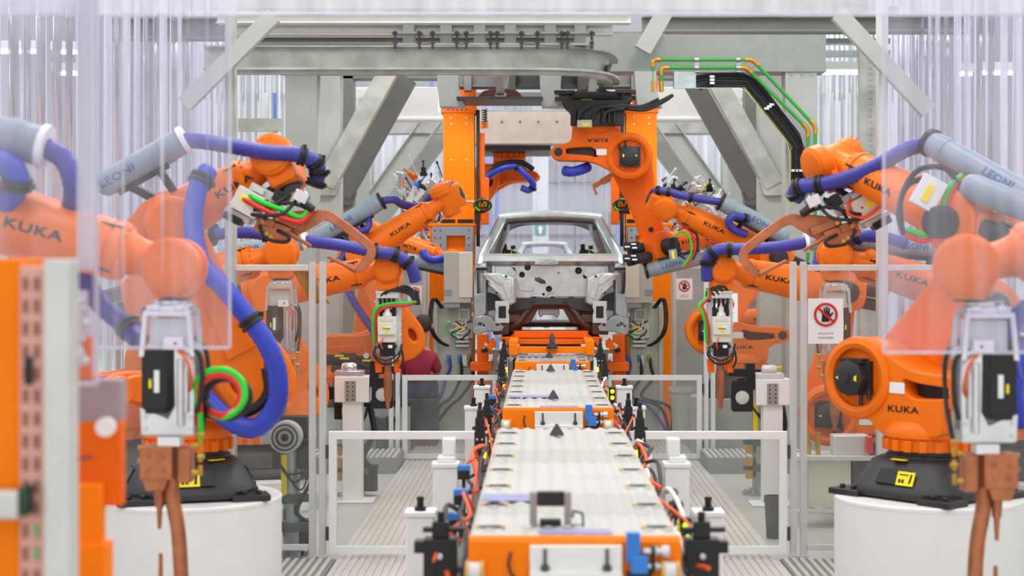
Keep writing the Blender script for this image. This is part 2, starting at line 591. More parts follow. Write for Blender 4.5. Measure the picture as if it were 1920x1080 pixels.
COLUMN_OUT = spline([(.30, .475), (.45, .475), (.585, .56), (.655, .70), (.645, .83), (.56, .95), (.43, 1.01), (.28, .985), (.14, .90), (-.02, .825), (-.2, .80), (-.42, .795), (-.505, .755), (-.525, .69), (-.475, .625), (-.39, .61), (-.29, .56), (-.27, .44), (-.2, .40), (0, .39), (.2, .40)], 5, True)
COLUMN_OUT = [(p[0], p[1]) for p in [V((q[0], q[1], 0)) for q in COLUMN_OUT]] if len(COLUMN_OUT[0]) > 1 else COLUMN_OUT
def robot(label, base, yaw, E, W, tool, a5=None, ceil=False, group='welding robots along the line', ret=None, hoses=(), col=None, detail=1, plates=True, letter_up=1, mat_o=None, flen=.215, tpos=None):
    OR = mat_o or ORANGE
    base, E, W = V(base), V(E), V(W)
    Mr = Matrix.Translation(base) @ Matrix.Rotation(math.radians(yaw), 4, 'Z')
    if ceil:
        Mr = Mr @ Matrix.Rotation(math.pi, 4, 'X')
    inv = Mr.inverted()
    root = thing('welding_robot', label, 'robot', base, None, group)
    root.matrix_basis = Mr
    El, Wl = inv @ E, inv @ W
    R3 = inv.to_3x3()
    tl = (R3 @ V(tool)).normalized()
    S = V((.39, 0, .75))
    mb = lambda: MB(Mr)
    # base frame
    b = mb()
    o0 = [(.42, .22), (.25, .40), (-.25, .40), (-.42, .22), (-.42, -.22), (-.25, -.40), (.25, -.40), (.42, -.22)]
    def ring8(k, z, kz=1.):
        return [V((x * k, y * k, z)) for x, y in o0]
    b.rings([ring8(1, .015), ring8(1, .06), ring8(.93, .1), ring8(.76, .225), ring8(.62, .255)])
    for sx in (-1, 1):
        for sy in (-1, 1):
            b.box((sx * .35, sy * .33, .02), (.24, .2, .04))
            b.cyl((sx * .40, sy * .37, .04), (sx * .40, sy * .37, .065), .02, n=6)
            b.cyl((sx * .31, sy * .37, .04), (sx * .31, sy * .37, .065), .02, n=6)
    b.lathe((0, 0, .24), (0, 0, 1), [(.27, 0), (.27, .03), (.245, .03), (.245, .07)], 32)
    bf = b.build('base_frame', [BLACK], root, bevel=.006)
    k = mb()
    for a in range(4):                                       # openings in the casting's slopes
        R = Matrix.Rotation(a * math.pi / 2, 4, 'Z')
        q = [V((.40, -.13, .105)), V((.40, .13, .105)), V((.352, .11, .195)), V((.352, -.11, .195))]
        n = V((.95, 0, .3)).normalized()
        if a % 2:
            q = [V((p.x * .955, p.y, p.z)) for p in q]
        k.add([p + n * .003 for p in q] + [p - n * .05 for p in q], [(0, 1, 2, 3), (4, 5, 6, 7), (0, 1, 5, 4), (1, 2, 6, 5), (2, 3, 7, 6), (3, 0, 4, 7)], R)
    k.build('opening', BLKPL, bf)
    if detail:
        k = mb()
        for a in (-60, -90, -120, 90):
            R = Matrix.Rotation(math.radians(a), 4, 'Z')
            if a == -60:
                continue
            M = R @ Matrix.Translation((.385, .19 if a == -90 else 0, .12)) @ Matrix(((0, 0, 1, 0), (1, 0, 0, 0), (0, 1, 0, 0), (0, 0, 0, 1)))
            if a in (-90, 90):
                M = R @ Matrix.Translation((.368, -.03 if a == -90 else .1, .145)) @ Matrix.Rotation(math.radians(-22), 4, 'Y') @ Matrix(((0, 0, 1, 0), (1, 0, 0, 0), (0, 1, 0, 0), (0, 0, 0, 1)))
                k.m = 0
                k.prism(rrect(-.065, -.045, .065, .045, .004), .006, M)
                k.m = 1
                for qx in (-.04, -.015):
                    k.prism(rrect(qx - .009, -.03, qx + .009, -.005, .003), .009, M)
                k.prism([(.03, -.03), (.045, -.03), (.05, .03), (.036, .03)], .009, M)
                k.prism(rrect(-.05, .02, .02, .028, .002), .009, M)
        for a in (-100, -60, 90):
            k.m = 0
            R = Matrix.Rotation(math.radians(a), 4, 'Z')
            k.prism(rrect(-.055, -.02, .055, .02, .003), .004, R @ Matrix.Translation((.30, 0, .252)) @ Matrix.Rotation(math.pi / 2, 4, 'Z'))
        k.build('warning_label', [YELL, PRINT], bf, label='yellow warning label')
    # turret with its toothed skirt
    t = mb()
    t.lathe((0, 0, .30), (0, 0, 1), [(.265, 0), (.265, .08), (.285, .085), (.285, .13), (.25, .18), (.2, .2)], 40)
    for i in range(18):
        a = 2 * math.pi * i / 18
        t.box((.272 * math.cos(a), .272 * math.sin(a), .335), (.035, .05, .07), Matrix.Rotation(a, 3, 'Z'))
    t.build('turret', OR, root, bevel=.004)
    # rotating column
    cz = [(p[0], p[1]) for p in COLUMN_OUT]
    c = mb()
    win = [(p[0], p[1]) for p in spline([(.02, .755), (-.1, .735), (-.33, .715), (-.36, .68), (-.31, .655), (-.08, .64), (.0, .68)], 4, True)]
    c.prism([cz, circ(.39, .75, .195, 36), win], .23, Matrix.Translation((0, .115, 0)) @ RX, .012)
    core = [(.39 + (x - .39) * .9, .72 + (y - .72) * .9) for x, y in cz]
    c.prism([core], .19, Matrix.Translation((0, -.09, 0)) @ RX, .01)
    c.lathe((.39, .225, .75), (0, 1, 0), [(.193, -.2), (.193, .02), (.225, .035), (.262, .02), (.27, -.02)], 40)
    c.lathe((-.43, .0, .70), (0, 1, 0), [(.085, -.2), (.085, .26)], 20)
    for i in range(20):                                      # gear bolts round the motor
        a = 2 * math.pi * i / 20
        c.cyl((.39 + .165 * math.cos(a), .0, .75 + .165 * math.sin(a)), (.39 + .165 * math.cos(a), .03, .75 + .165 * math.sin(a)), .011, n=6)
    rc = c.build('rotating_column', [OR], root)
    k = mb()
    k.lathe((-.43, .262, .70), (0, 1, 0), [(.05, -.01), (.05, .004)], 20)
    k.build('bore_plug', BLKPL, rc)
    k = mb()
    k.text('KUKA', .043, Matrix.Translation((.02, .2325, .565)) @ Matrix.Rotation(math.pi, 4, 'Z') @ RX, .025, 1.5, 1.08)
    k.build('lettering', PRINT, rc, label='black lettering on the column')
    if detail:
        k = mb()
        k.prism(rrect(-.06, -.035, .06, .035, .003), .003, Matrix.Translation((.07, .232, .70)) @ Matrix.Rotation(math.pi, 4, 'Z') @ RX)
        k.build('rating_plate', PAPER, rc, label='white rating plate')
    m = mb()
    m.box((.40, .12, .75), (.24, .26, .22))
    m.box((.40, .22, .86), (.17, .14, .03))
    m.lathe((.40, .20, .75), (0, 1, 0), [(.11, 0), (.118, .06), (.118, .12), (.08, .135), (.035, .14)], 8)
    m.cyl((.40, .33, .75), (.40, .352, .75), .03)
    for dx, dz in ((-.055, -.11), (-.12, -.07)):
        m.cyl((.40 + dx, .25, .75 + dz), (.40 + dx, .25, .75 + dz - .07), .014)
    m.m = 1
    for dx in (-.065, .065):
        m.prism([(-.022, -.02), (.022, -.02), (0, .024)], .003, Matrix.Translation((.40 + dx, .335, .75)) @ Matrix.Rotation(math.pi, 4, 'Z') @ RX @ Matrix.Rotation(math.pi / 2, 4, 'Z'))
    m.build('shoulder_motor', [BLACK, YELL], root, bevel=.005)
    k = mb()                                                 # motor and cables behind the window
    k.box((-.17, .115, .685), (.30, .03, .12))
    k.build('cable_tray', BLKPL, root)
    # link arm on the far side of the column
    y0 = -.26
    a2 = V((El.x, 0, El.z)) - S
    L2 = a2.length
    a2.normalize()
    n2 = V((-a2.z, 0, a2.x))
    def L(u, vv):
        q = a2 * u + n2 * vv + S
        return (q.x, q.z)
    out = [L(*p[:2]) for p in spline([(-.25, 0, 0), (-.18, .19, 0), (0, .255, 0), (.22, .235, 0), (L2 * .55, .165, 0), (L2 - .12, .16, 0), (L2 + .07, .15, 0), (L2 + .17, 0, 0), (L2 + .07, -.15, 0), (L2 - .12, -.16, 0), (L2 * .55, -.155, 0), (.22, -.225, 0), (0, -.255, 0), (-.18, -.19, 0)], 5, True)]
    sl = [[L(*(V(p[:2]) + V((.02 + s0 * .02, s0 * .115)))) for p in [(.075 * math.cos(k * .3142), .036 * math.sin(k * .3142)) for k in range(20)]] for s0 in (-1, 1)]
    g = mb()
    g.prism([out] + sl, .17, Matrix.Translation((0, y0, 0)) @ RX, .03)
    rid = [L(u, vv) for u, vv in ((.2, .1), (L2 * .6, .05), (L2 * .6, -.05), (.2, -.1))]
    g.prism([rid], .03, Matrix.Translation((0, y0 - .085, 0)) @ RX)
    q = V((*L(L2 * .78, 0), 0))
    la = g.build('link_arm', OR, root, bevel=.006 if detail else 0)
    k = mb()
    for yy in (y0 - .087, y0 + .087):
        k.lathe((q.x, yy - .003, q.y), (0, 1, 0), [(.032, 0), (.032, .006)], 16)
    k.build('bore_plug', BLKPL, la)
    # elbow
    a = (Wl - El)
    L3 = a.length
    a.normalize()
    ys = (V((0, 1, 0)) - a * a.y).normalized()
    up = ys.cross(a) * -1
    e = mb()
    e.lathe(El - ys * .2, ys, [(.15, 0), (.19, .02), (.19, .12), (.17, .14), (.17, .30), (.2, .32), (.2, .36), (.17, .38)], 32)
    e.lathe(El - a * .22, a, [(.11, 0), (.15, .03), (.165, .2), (.165, .36)], 24, ys, .35)
    e.build('elbow_housing', OR, root, bevel=.004)
    k = mb()
    k.lathe(El + ys * .19, ys, [(.105, 0), (.105, .1), (.09, .13), (.04, .14)], 10)
    k.m = 1
    Mf = Matrix.Translation(El + ys * .322) @ Matrix((a, up, ys)).transposed().to_4x4()
    for dx in (-.05, .05):
        k.prism([(dx - .02, -.017), (dx + .02, -.017), (dx, .022)], .003, Mf)
    k.build('elbow_motor', [BLACK, YELL], root, bevel=.004)
    for dy, dz in ((-.075, .05), (.075, .05), (0, -.07)):
        k = mb()
        k.lathe(El - a * .2 + ys * dy + up * dz, -a, [(.055, 0), (.055, .2), (.045, .215), (.02, .22)], 12, ys, .6)
        k.build('drive_motor', BLACK, root)
    # forearm and wrist
    f = mb()
    fl = L3 - .30
    prof = [(.15, .1), (.172, .13), (.168, fl * .3), (.15, fl * .62), (.137, fl * .93), (.132, fl)]
    f.lathe(El, a, prof, 32, ys)
    fa = f.build('forearm', OR, root)
    for sgn in (-1, 1):
        vs, fs = text_mesh('KUKA', .025, 1.5, 8, 1.08)
        h = .047
        u0 = tpos or fl - .31
        def rad(u):
            for (r0, z0), (r1, z1) in zip(prof, prof[1:]):
                if z0 <= u <= z1:
                    return r0 + (r1 - r0) * (u - z0) / (z1 - z0)
            return prof[-1][0]
        k = mb()
        upe = up * (UPS(up, Mr) * letter_up)
        nn = ys * sgn
        rt = upe.cross(nn)
        pts = []
        for p in vs:
            r = rad(u0 + rt.dot(a) * p.x * h) + .003
            vv = p.y * h
            pts.append(El + a * u0 + rt * (p.x * h) + upe * vv + nn * math.sqrt(r * r - vv * vv))
        k.add(pts, fs)
        k.build('lettering', PRINT, fa, label='black lettering on the forearm')
    wv = mb()
    wv.lathe(El, a, [(.126, fl), (.126, fl + .012), (.136, fl + .016), (.136, fl + .05), (.118, fl + .07), (.095, fl + .10), (.084, fl + .14), (.08, fl + .2), (.09, fl + .25), (.06, fl + .30)], 28, ys)
    for i in range(16):
        an = 2 * math.pi * i / 16
        dr = ys * math.cos(an) + up * math.sin(an)
        wv.cyl(El + a * (fl + .068) + dr * .117, El + a * (fl + .078) + dr * .117, .009, n=6)
    wv.build('wrist', OR, root)
    k = mb()
    for an in (.3, 2.2, 3.9, 5.4):
        dr = ys * math.cos(an) + up * math.sin(an)
        k.bar(El + a * (fl - .05) + dr * .131, El + a * (fl + .05) + dr * .136, .012, .012)
    k.build('seal_marking', BLKPL, fa)
    a5l = (R3 @ V(a5)).normalized() if a5 is not None else ys
    a5l = (a5l - tl * a5l.dot(tl)).normalized()
    Mh = Matrix.Translation(Wl) @ Matrix(((-tl).cross(a5l), -tl, a5l)).transposed().to_4x4()
    hd = mb()
    hl = .17 if a5 is not None else .115
    hd.prism([hull([(0, 0, .118 if a5 is None else .10), (-.055, -flen + .05, .04), (.055, -flen + .05, .04)])], hl * 1.55, Mh, .018)
    for sg in (-1, 1):
        kk = .8 if a5 is not None and sg < 0 else 1.08 if a5 is not None else 1.
        hd.lathe(Wl + a5l * sg * hl * .55, a5l * sg, [(.128 * kk, 0), (.128 * kk, hl * .42), (.12 * kk, hl * .48), (.112 * kk, hl * .5), (.112 * kk, hl * .56), (.09 * kk, hl * .62), (.02, hl * .63)], 36)
        for i in range(12):
            an = 2 * math.pi * i / 12
            dr = (Mh.col[0].xyz * math.cos(an) + Mh.col[1].xyz * math.sin(an)) * .1
            hd.cyl(Wl + a5l * sg * hl * 1.1 + dr, Wl + a5l * sg * hl * 1.19 + dr, .006, n=6)
    hd.build('wrist_hand', OR, root)
    k = mb()
    k.lathe(Wl + tl * (flen - .035), tl, [(.085, 0), (.085, .025), (.065, .027), (.065, .036)], 28)
    k.build('flange', DGREY, root)
    if ret:
        p0, p1, r = inv @ V(ret[0]), inv @ V(ret[1]), ret[2]
        ax = p1 - p0
        LL = ax.length
        d = ax.normalized()
        k = mb()
        k.lathe(p0, d, [(r * .6, 0), (r * .9, .03), (r, .09), (r, LL - .16), (r * 1.06, LL - .155), (r * 1.06, LL - .1), (r, LL - .095), (r, LL - .03), (r * .85, LL), (r * .72, LL)], 28)
        hr = k.build('hose_retractor', GREY, root)
        k = mb()
        for fx in (.2, .62):
            q = p0 + d * LL * fx
            tt = El + a * max(.12, min(L3 * .6, (q - El).dot(a)))
            k.bar(q, tt, .05, .035, d)
        dn = (V((0, 0, -1)) - d * -d.z).normalized()
        k.bar(p0 + d * .1 + dn * r * 1.0, p1 - d * .16 + dn * r * 1.0, .07, .05, ys)
        k.build('bracket', BLKPL, hr)
        k = mb()
        k.lathe(p1 - d * .012, d, [(r * .75, 0), (r * 1.12, 0), (r * 1.12, .03), (r * .75, .03)], 24)
        k.build('end_ring', BLKPL if len(ret) < 5 else PAPER, hr)
        k = mb()
        wc = inv @ cam.location
        vd = (wc - p0)
        sd = (vd - d * vd.dot(d)).normalized()
        uw = (R3 @ V((0, 0, 1)))
        u3 = sd.cross(d)
        sgn = 1 if u3.dot(uw) > 0 else -1
        rt = d * sgn
        u3 = sd.cross(rt)
        vs, fs = text_mesh('LEONI', .015, 1.15, 6, 1.1)
        fq = ret[3] if len(ret) > 3 else .45
        pts = []
        for p in vs:
            hh = r * .62
            vv = p.y * hh + r * .12
            pts.append(p0 + d * LL * fq + rt * p.x * hh + u3 * vv + sd * (math.sqrt(r * r - vv * vv) + .003))
        k.add(pts, fs)
        k.build('lettering', BPRINT, hr, label='blue lettering on the grey tube')
    for h in hoses:
        hose('hose', h[0], h[1], h[2], root, h[3] if len(h) > 3 else ())
    return root
def UPS(up, Mr):
    """keeps lettering upright in the world"""
    return 1 if (Mr.to_3x3() @ up).z >= 0 else -1
def pedestal(label, c, r, z1, mats=None):
    o = thing('robot_pedestal', label, 'pedestal', (c[0], c[1], 0), None, 'round robot pedestals')
    mb = MB()
    mb.lathe((c[0], c[1], 0), (0, 0, 1), [(r * .995, 0), (r * .995, z1 - .03), (r, z1 - .028), (r, z1 - .01), (r * .985, z1), (.01, z1)], 64)
    mb.build('drum', mats or WHITE, o, angle=30)
    mb = MB()
    mb.lathe((c[0], c[1], 0), (0, 0, 1), [(r * 1.0, 0), (r * 1.03, 0), (r * 1.03, .02), (r * 1.0, .02)], 64)
    mb.build('base_ring', STEEL, o)
    return o
# ------------------------------------------------------------------ welding guns
def hanging_gun(label, o, sx=1, loops=True, yaw=0., k=1., hook=True):
    """servo gun hanging under a wrist; o = flange point, z up"""
    T = Matrix.Translation(V(o)) @ Matrix.Rotation(yaw, 4, 'Z') @ Matrix.Diagonal((sx * k, k, k, 1))
    root = thing('welding_gun', label, 'welding gun', o, None, 'spot welding guns')
    mb = lambda: MB(T)
    b = mb()
    b.lathe((0, 0, 0), (0, 0, -1), [(.08, 0), (.08, .02), (.06, .03)], 24)
    b.box((0, 0, -.035), (.19, .17, .03))
    for x in (-.055, .055):
        b.box((x, -.086, -.03), (.045, .01, .03))
    b.build('adapter_plate', SILV, root, bevel=.004)
    b = mb()
    for yy in (-.09, .09):
        b.prism([[(-.105, -.045), (.105, -.045), (.125, -.25), (.10, -.25), (.085, -.07), (-.085, -.07), (-.10, -.25), (-.125, -.25)]], .022, Matrix.Translation((0, yy, 0)) @ RX, .003)
    b.build('bracket', SILV, root)
    b = mb()
    b.box((0, .01, -.15), (.165, .15, .14))
    b.m = 1
    b.box((.03, -.095, -.19), (.085, .03, .055))
    b.m = 2
    b.cyl((.04, -.112, -.19), (.04, -.110, -.19), .008)
    b.build('transformer', [ALU, PAPER, REDP], root, bevel=.004)
    b = mb()
    b.box((-.055, -.03, -.345), (.115, .13, .27))
    b.box((-.055, -.03, -.49), (.09, .1, .03))
    b.m = 1
    b.prism(rrect(-.012, -.05, .012, .05, .003), .004, Matrix.Translation((-.045, -.096, -.36)) @ RX)
    b.m = 2
    b.prism(rrect(-.012, -.02, .0, .02, .003), .006, Matrix.Translation((-.068, -.096, -.37)) @ RX)
    b.build('actuator', [BLKPL, PAPER, YELL], root, bevel=.004)
    b = mb()
    b.prism([[(.025, -.2), (.11, -.2), (.12, -.33), (.115, -.60), (-.12, -.60), (-.125, -.48), (-.06, -.5), (.0, -.53), (.03, -.47)]], .03, Matrix.Translation((0, -.06, 0)) @ RX, .004)
    b.prism([[(.03, -.2), (.11, -.2), (.12, -.33), (.115, -.60), (-.12, -.60), (-.12, -.2)]], .03, Matrix.Translation((0, .07, 0)) @ RX, .004)
    b.cyl((.06, -.09, -.26), (.06, -.09, -.56), .016)
    b.cyl((.085, -.09, -.3), (.085, -.09, -.5), .01)
    b.box((.0, .0, -.58), (.22, .12, .05))
    for x in (-.1, .1):
        for z in (-.57, -.52):
            b.cyl((x, -.076, z), (x, -.084, z), .009, n=6)
    b.build('guide_frame', SILV, root, bevel=.003)
    b = mb()
    b.box((.0, -.02, -.63), (.10, .09, .045))
    b.build('insulator', PAPER, root, bevel=.004)
    b = mb()
    b.box((-.055, -.02, -.725), (.145, .11, .15))
    b.box((.06, .02, -.74), (.06, .1, .16))
    b.prism([[(-.12, -.79), (.0, -.79), (-.02, -.85), (-.10, -.85)]], .1, Matrix.Translation((0, -.02, 0)) @ RX, .003)
    for x in (-.09, -.025):
        for z in (-.695, -.755):
            b.cyl((x, -.076, z), (x, -.086, z), .011, n=6)
    b.build('copper_block', COPPER, root, bevel=.005)
    b = mb()
    sp = spline([(-.0, .0, -.80), (.005, 0, -.9), (.03, 0, -1.05), (.045, 0, -1.3), (.045, 0, -1.42), (.02, 0, -1.5), (-.05, 0, -1.5)], 8)
    if hook:
        b.tube(sp, [.034] * (len(sp) - 8) + [.03] * 8, 12)
        b.cyl((-.05, 0, -1.515), (-.05, 0, -1.14), .014, .009)
    else:
        b.lathe((0, 0, -.8), (0, 0, -1), [(.045, 0), (.042, .3), (.03, .31), (.03, .36), (.016, .38), (.016, .43)], 14)
    b.build('electrode_arm', COPPER, root)
    b = mb()
    if not hook:
        b.cyl((.06, .02, -.8), (.06, .02, -.9), .02)
    b.cyl((-.055, 0, -.84), (-.055, 0, -.93), .026, .02)
    b.cyl((-.055, 0, -.93), (-.055, 0, -1.03), .014, .008)
    b.build('electrode_tip', COPPER, root)
    b = mb()
    for x, z in ((-.14, -.66), (-.14, -.72), (.10, -.65), (.125, -.70), (.10, -.77), (.125, -.6)):
        b.cyl((x, -.04, z), (x + .03, -.04, z), .012, n=6)
    for z in (-.62, -.68, -.74):
        b.cyl((.135, -.03, z), (.135, -.03, z - .045), .011, n=8)
    b.build('water_fitting', BRASS, root)
    for pts, r, m, nm in (([(.09, -.08, -.2), (.15, -.1, -.25), (.155, -.1, -.4), (.13, -.08, -.5)], .011, CABLE, 'cable'),
                          ([(-.02, .1, -.12), (.12, .13, -.22), (.14, .1, -.42), (.135, 0, -.6)], .011, CABLE, 'cable'),
                          ([(.05, -.1, -.22), (.1, -.13, -.27), (.11, -.1, -.36), (.09, -.06, -.42)], .007, OCABLE, 'signal_cable')):
        cable(nm, [T @ V(p) for p in pts], r * k, m, root)
    if loops:
        for rr, m, dz in ((.115, GREEN, 0), (.10, RED, -.01)):
            pts = [(.135, -.03, -.62), (.135, -.05, -.50)] + [(.235 - rr * math.cos(t), -.06 - .02 * t, -.41 + dz + rr * .9 * math.sin(t)) for t in (0, .6, 1.2, 1.9, 2.6, 3.3, 3.9, 4.5)] + [(.15, .05, -.5), (.1, .1, -.45)]
            cable('water_hose', [T @ V(p) for p in pts], .0165 * k, m, root, 10)
        pts = [(.24 - .1 * math.cos(t), .03, -.44 + .09 * math.sin(t)) for t in [x * .45 for x in range(14)]] + [(.05, .1, -.3)]
        cable('cable_bundle', [T @ V(p) for p in pts], .022 * k, CABLE, root, 10)
    return root

def column_gun(label, o, sx=1, hose_to=None):
    """transformer gun with one straight copper electrode; o = flange point"""
    T = Matrix.Translation(V(o)) @ Matrix.Diagonal((sx, 1, 1, 1))
    root = thing('welding_gun', label, 'welding gun', o, None, 'spot welding guns')
    mb = lambda: MB(T)
    b = mb()
    b.box((0, 0, -.012), (.21, .19, .02))
    b.box((0, 0, -.045), (.20, .18, .045))
    b.cyl((0, -.092, -.045), (0, -.088, -.045), .011)
    b.build('adapter_plate', ALU, root, bevel=.004)
    b = mb()
    for yy in (-.085, .09):
        b.prism([rrect(-.112, -.56, .112, -.068, .006), rrect(-.075, -.52, .075, -.115, .004)], .02, Matrix.Translation((0, yy + (.06 if yy < 0 else 0), 0)) @ RX, .002)
    for x in (-.116, .116):
        for z in (-.1, -.2, -.3, -.4, -.5):
            b.cyl((x - .008, -.02, z), (x + .008, -.02, z), .008, n=6)
    b.build('side_frame', ALU, root)
    b = mb()
    b.box((0, -.06, -.345), (.165, .16, .23))
    b.build('transformer', CREAM, root, bevel=.005)
    tr = b = mb()
    b.box((0, -.15, -.34), (.15, .03, .10))
    b.m = 1
    Mf = Matrix.Translation((0, -.166, -.355)) @ RX
    warn_tri(b, (0, -.005), .024, Mf)
    b.m = 1
    b.prism(rrect(-.05, .03, .0, .042, .002), .004, Mf)
    b.m = 3
    b.prism(rrect(.0, .026, .055, .042, .002), .004, Mf)
    b.m = 2
    b.prism(rrect(-.035, .012, .03, .018, .001), .004, Mf)
    b.build('cover_plate', [CREAM, YELL, PRINT, PAPER], root, bevel=.002)
    b = mb()
    b.lathe((0, -.10, -.235), (0, 0, 1), [(.045, 0), (.04, .03), (.025, .05), (.022, .09), (.012, .1)], 16)
    b.box((0, -.12, -.262), (.12, .05, .03))
    b.build('connector', ALU, root, bevel=.004)
    b = mb()
    for x in (-.055, 0, .055):
        b.cyl((x, -.04, -.23), (x, -.04, -.15), .02, n=12)
    b.box((0, -.03, -.19), (.15, .08, .05))
    b.build('cable_gland', BLKPL, root, bevel=.003)
    b = mb()
    b.box((0, -.05, -.53), (.13, .13, .12))
    b.box((.0, -.09, -.50), (.17, .08, .03))
    b.m = 1
    b.box((.03, -.135, -.50), (.04, .01, .03))
    b.build('actuator', [BLKPL, PAPER], root, bevel=.006)
    b = mb()
    b.box((0, -.03, -.61), (.19, .10, .015))
    b.build('base_plate', ALU, root, bevel=.003)
    b = mb()
    for x in (-.085, .085):
        b.prism([[(x - .035, -.62), (x + .03, -.62), (x + .03, -.74), (x - .025, -.74)]], .06, Matrix.Translation((0, -.02, 0)) @ RX, .004)
    b.build('copper_bracket', DORANGE, root)
    b = mb()
    b.lathe((0, -.03, -.62), (0, 0, -1), [(.034, 0), (.034, .10), (.038, .105), (.038, .33), (.03, .35), (.03, .37), (.02, .38), (.02, .42), (.012, .45)], 20)
    b.build('electrode', COPPER, root)
    b = mb()
    for z in (-.46, -.50):
        b.cyl((-.12, -.07, z), (-.12, -.07, z - .03), .015, n=8)
    b.build('water_fitting', BRASS, root)
    h = T.inverted() @ V(hose_to) if hose_to is not None else V((.24, -.02, -.02))
    for i in range(4):
        x = -.06 + i * .04
        cable('cable', [T @ V(p) for p in ((x, -.05, -.16), (x + .0, -.08, -.05 + i * .012), (x + (.09 if h.x > 0 else -.05), -.10, .0 + i * .014), ((.19 + i * .012) if h.x > 0 else h.x + .02, -.08, -.03 + i * .012), (h.x - .01 + i * .01, h.y, h.z - .12), h)], .011, CABLE, root)
    for dx, m in ((0, GREEN), (.022, RED)):
        if h.x < 0:
            cable('water_hose', [T @ V(p) for p in ((-.13 + dx, -.08, -.46), (-.14 + dx, -.12, -.32), (-.17 + dx, -.13, -.2), (-.2 + dx, -.12, -.13), (h.x + dx, h.y, h.z - .08), (h.x + dx * .5, h.y, h.z))], .015, m, root, 10)
            continue
        cable('water_hose', [T @ V(p) for p in ((-.12 + dx, -.08, -.46), (-.125 + dx, -.12, -.25), (-.08 + dx, -.13, -.15 - dx), (.03, -.12, -.115 - dx), (.17, -.09, -.11 - dx), (h.x, h.y, h.z - .1))], .015, m, root, 10)
    for p in (((-.11, -.1, -.5), (-.1, -.14, -.58), (-.02, -.15, -.62), (.06, -.14, -.6), (.12, -.09, -.54)), ((-.1, -.09, -.5), (-.12, -.1, -.58), (-.03, -.12, -.66), (.09, -.1, -.62), (.13, -.05, -.48)), ((.12, -.05, -.5), (.14, -.05, -.62), (.11, -.05, -.7))):
        cable('cable', [T @ V(q) for q in p], .009, CABLE, root)
    cable('signal_cable', [T @ V(q) for q in ((-.03, -.15, -.42), (-.05, -.17, -.47), (-.04, -.14, -.52))], .006, OCABLE, root)
    return root

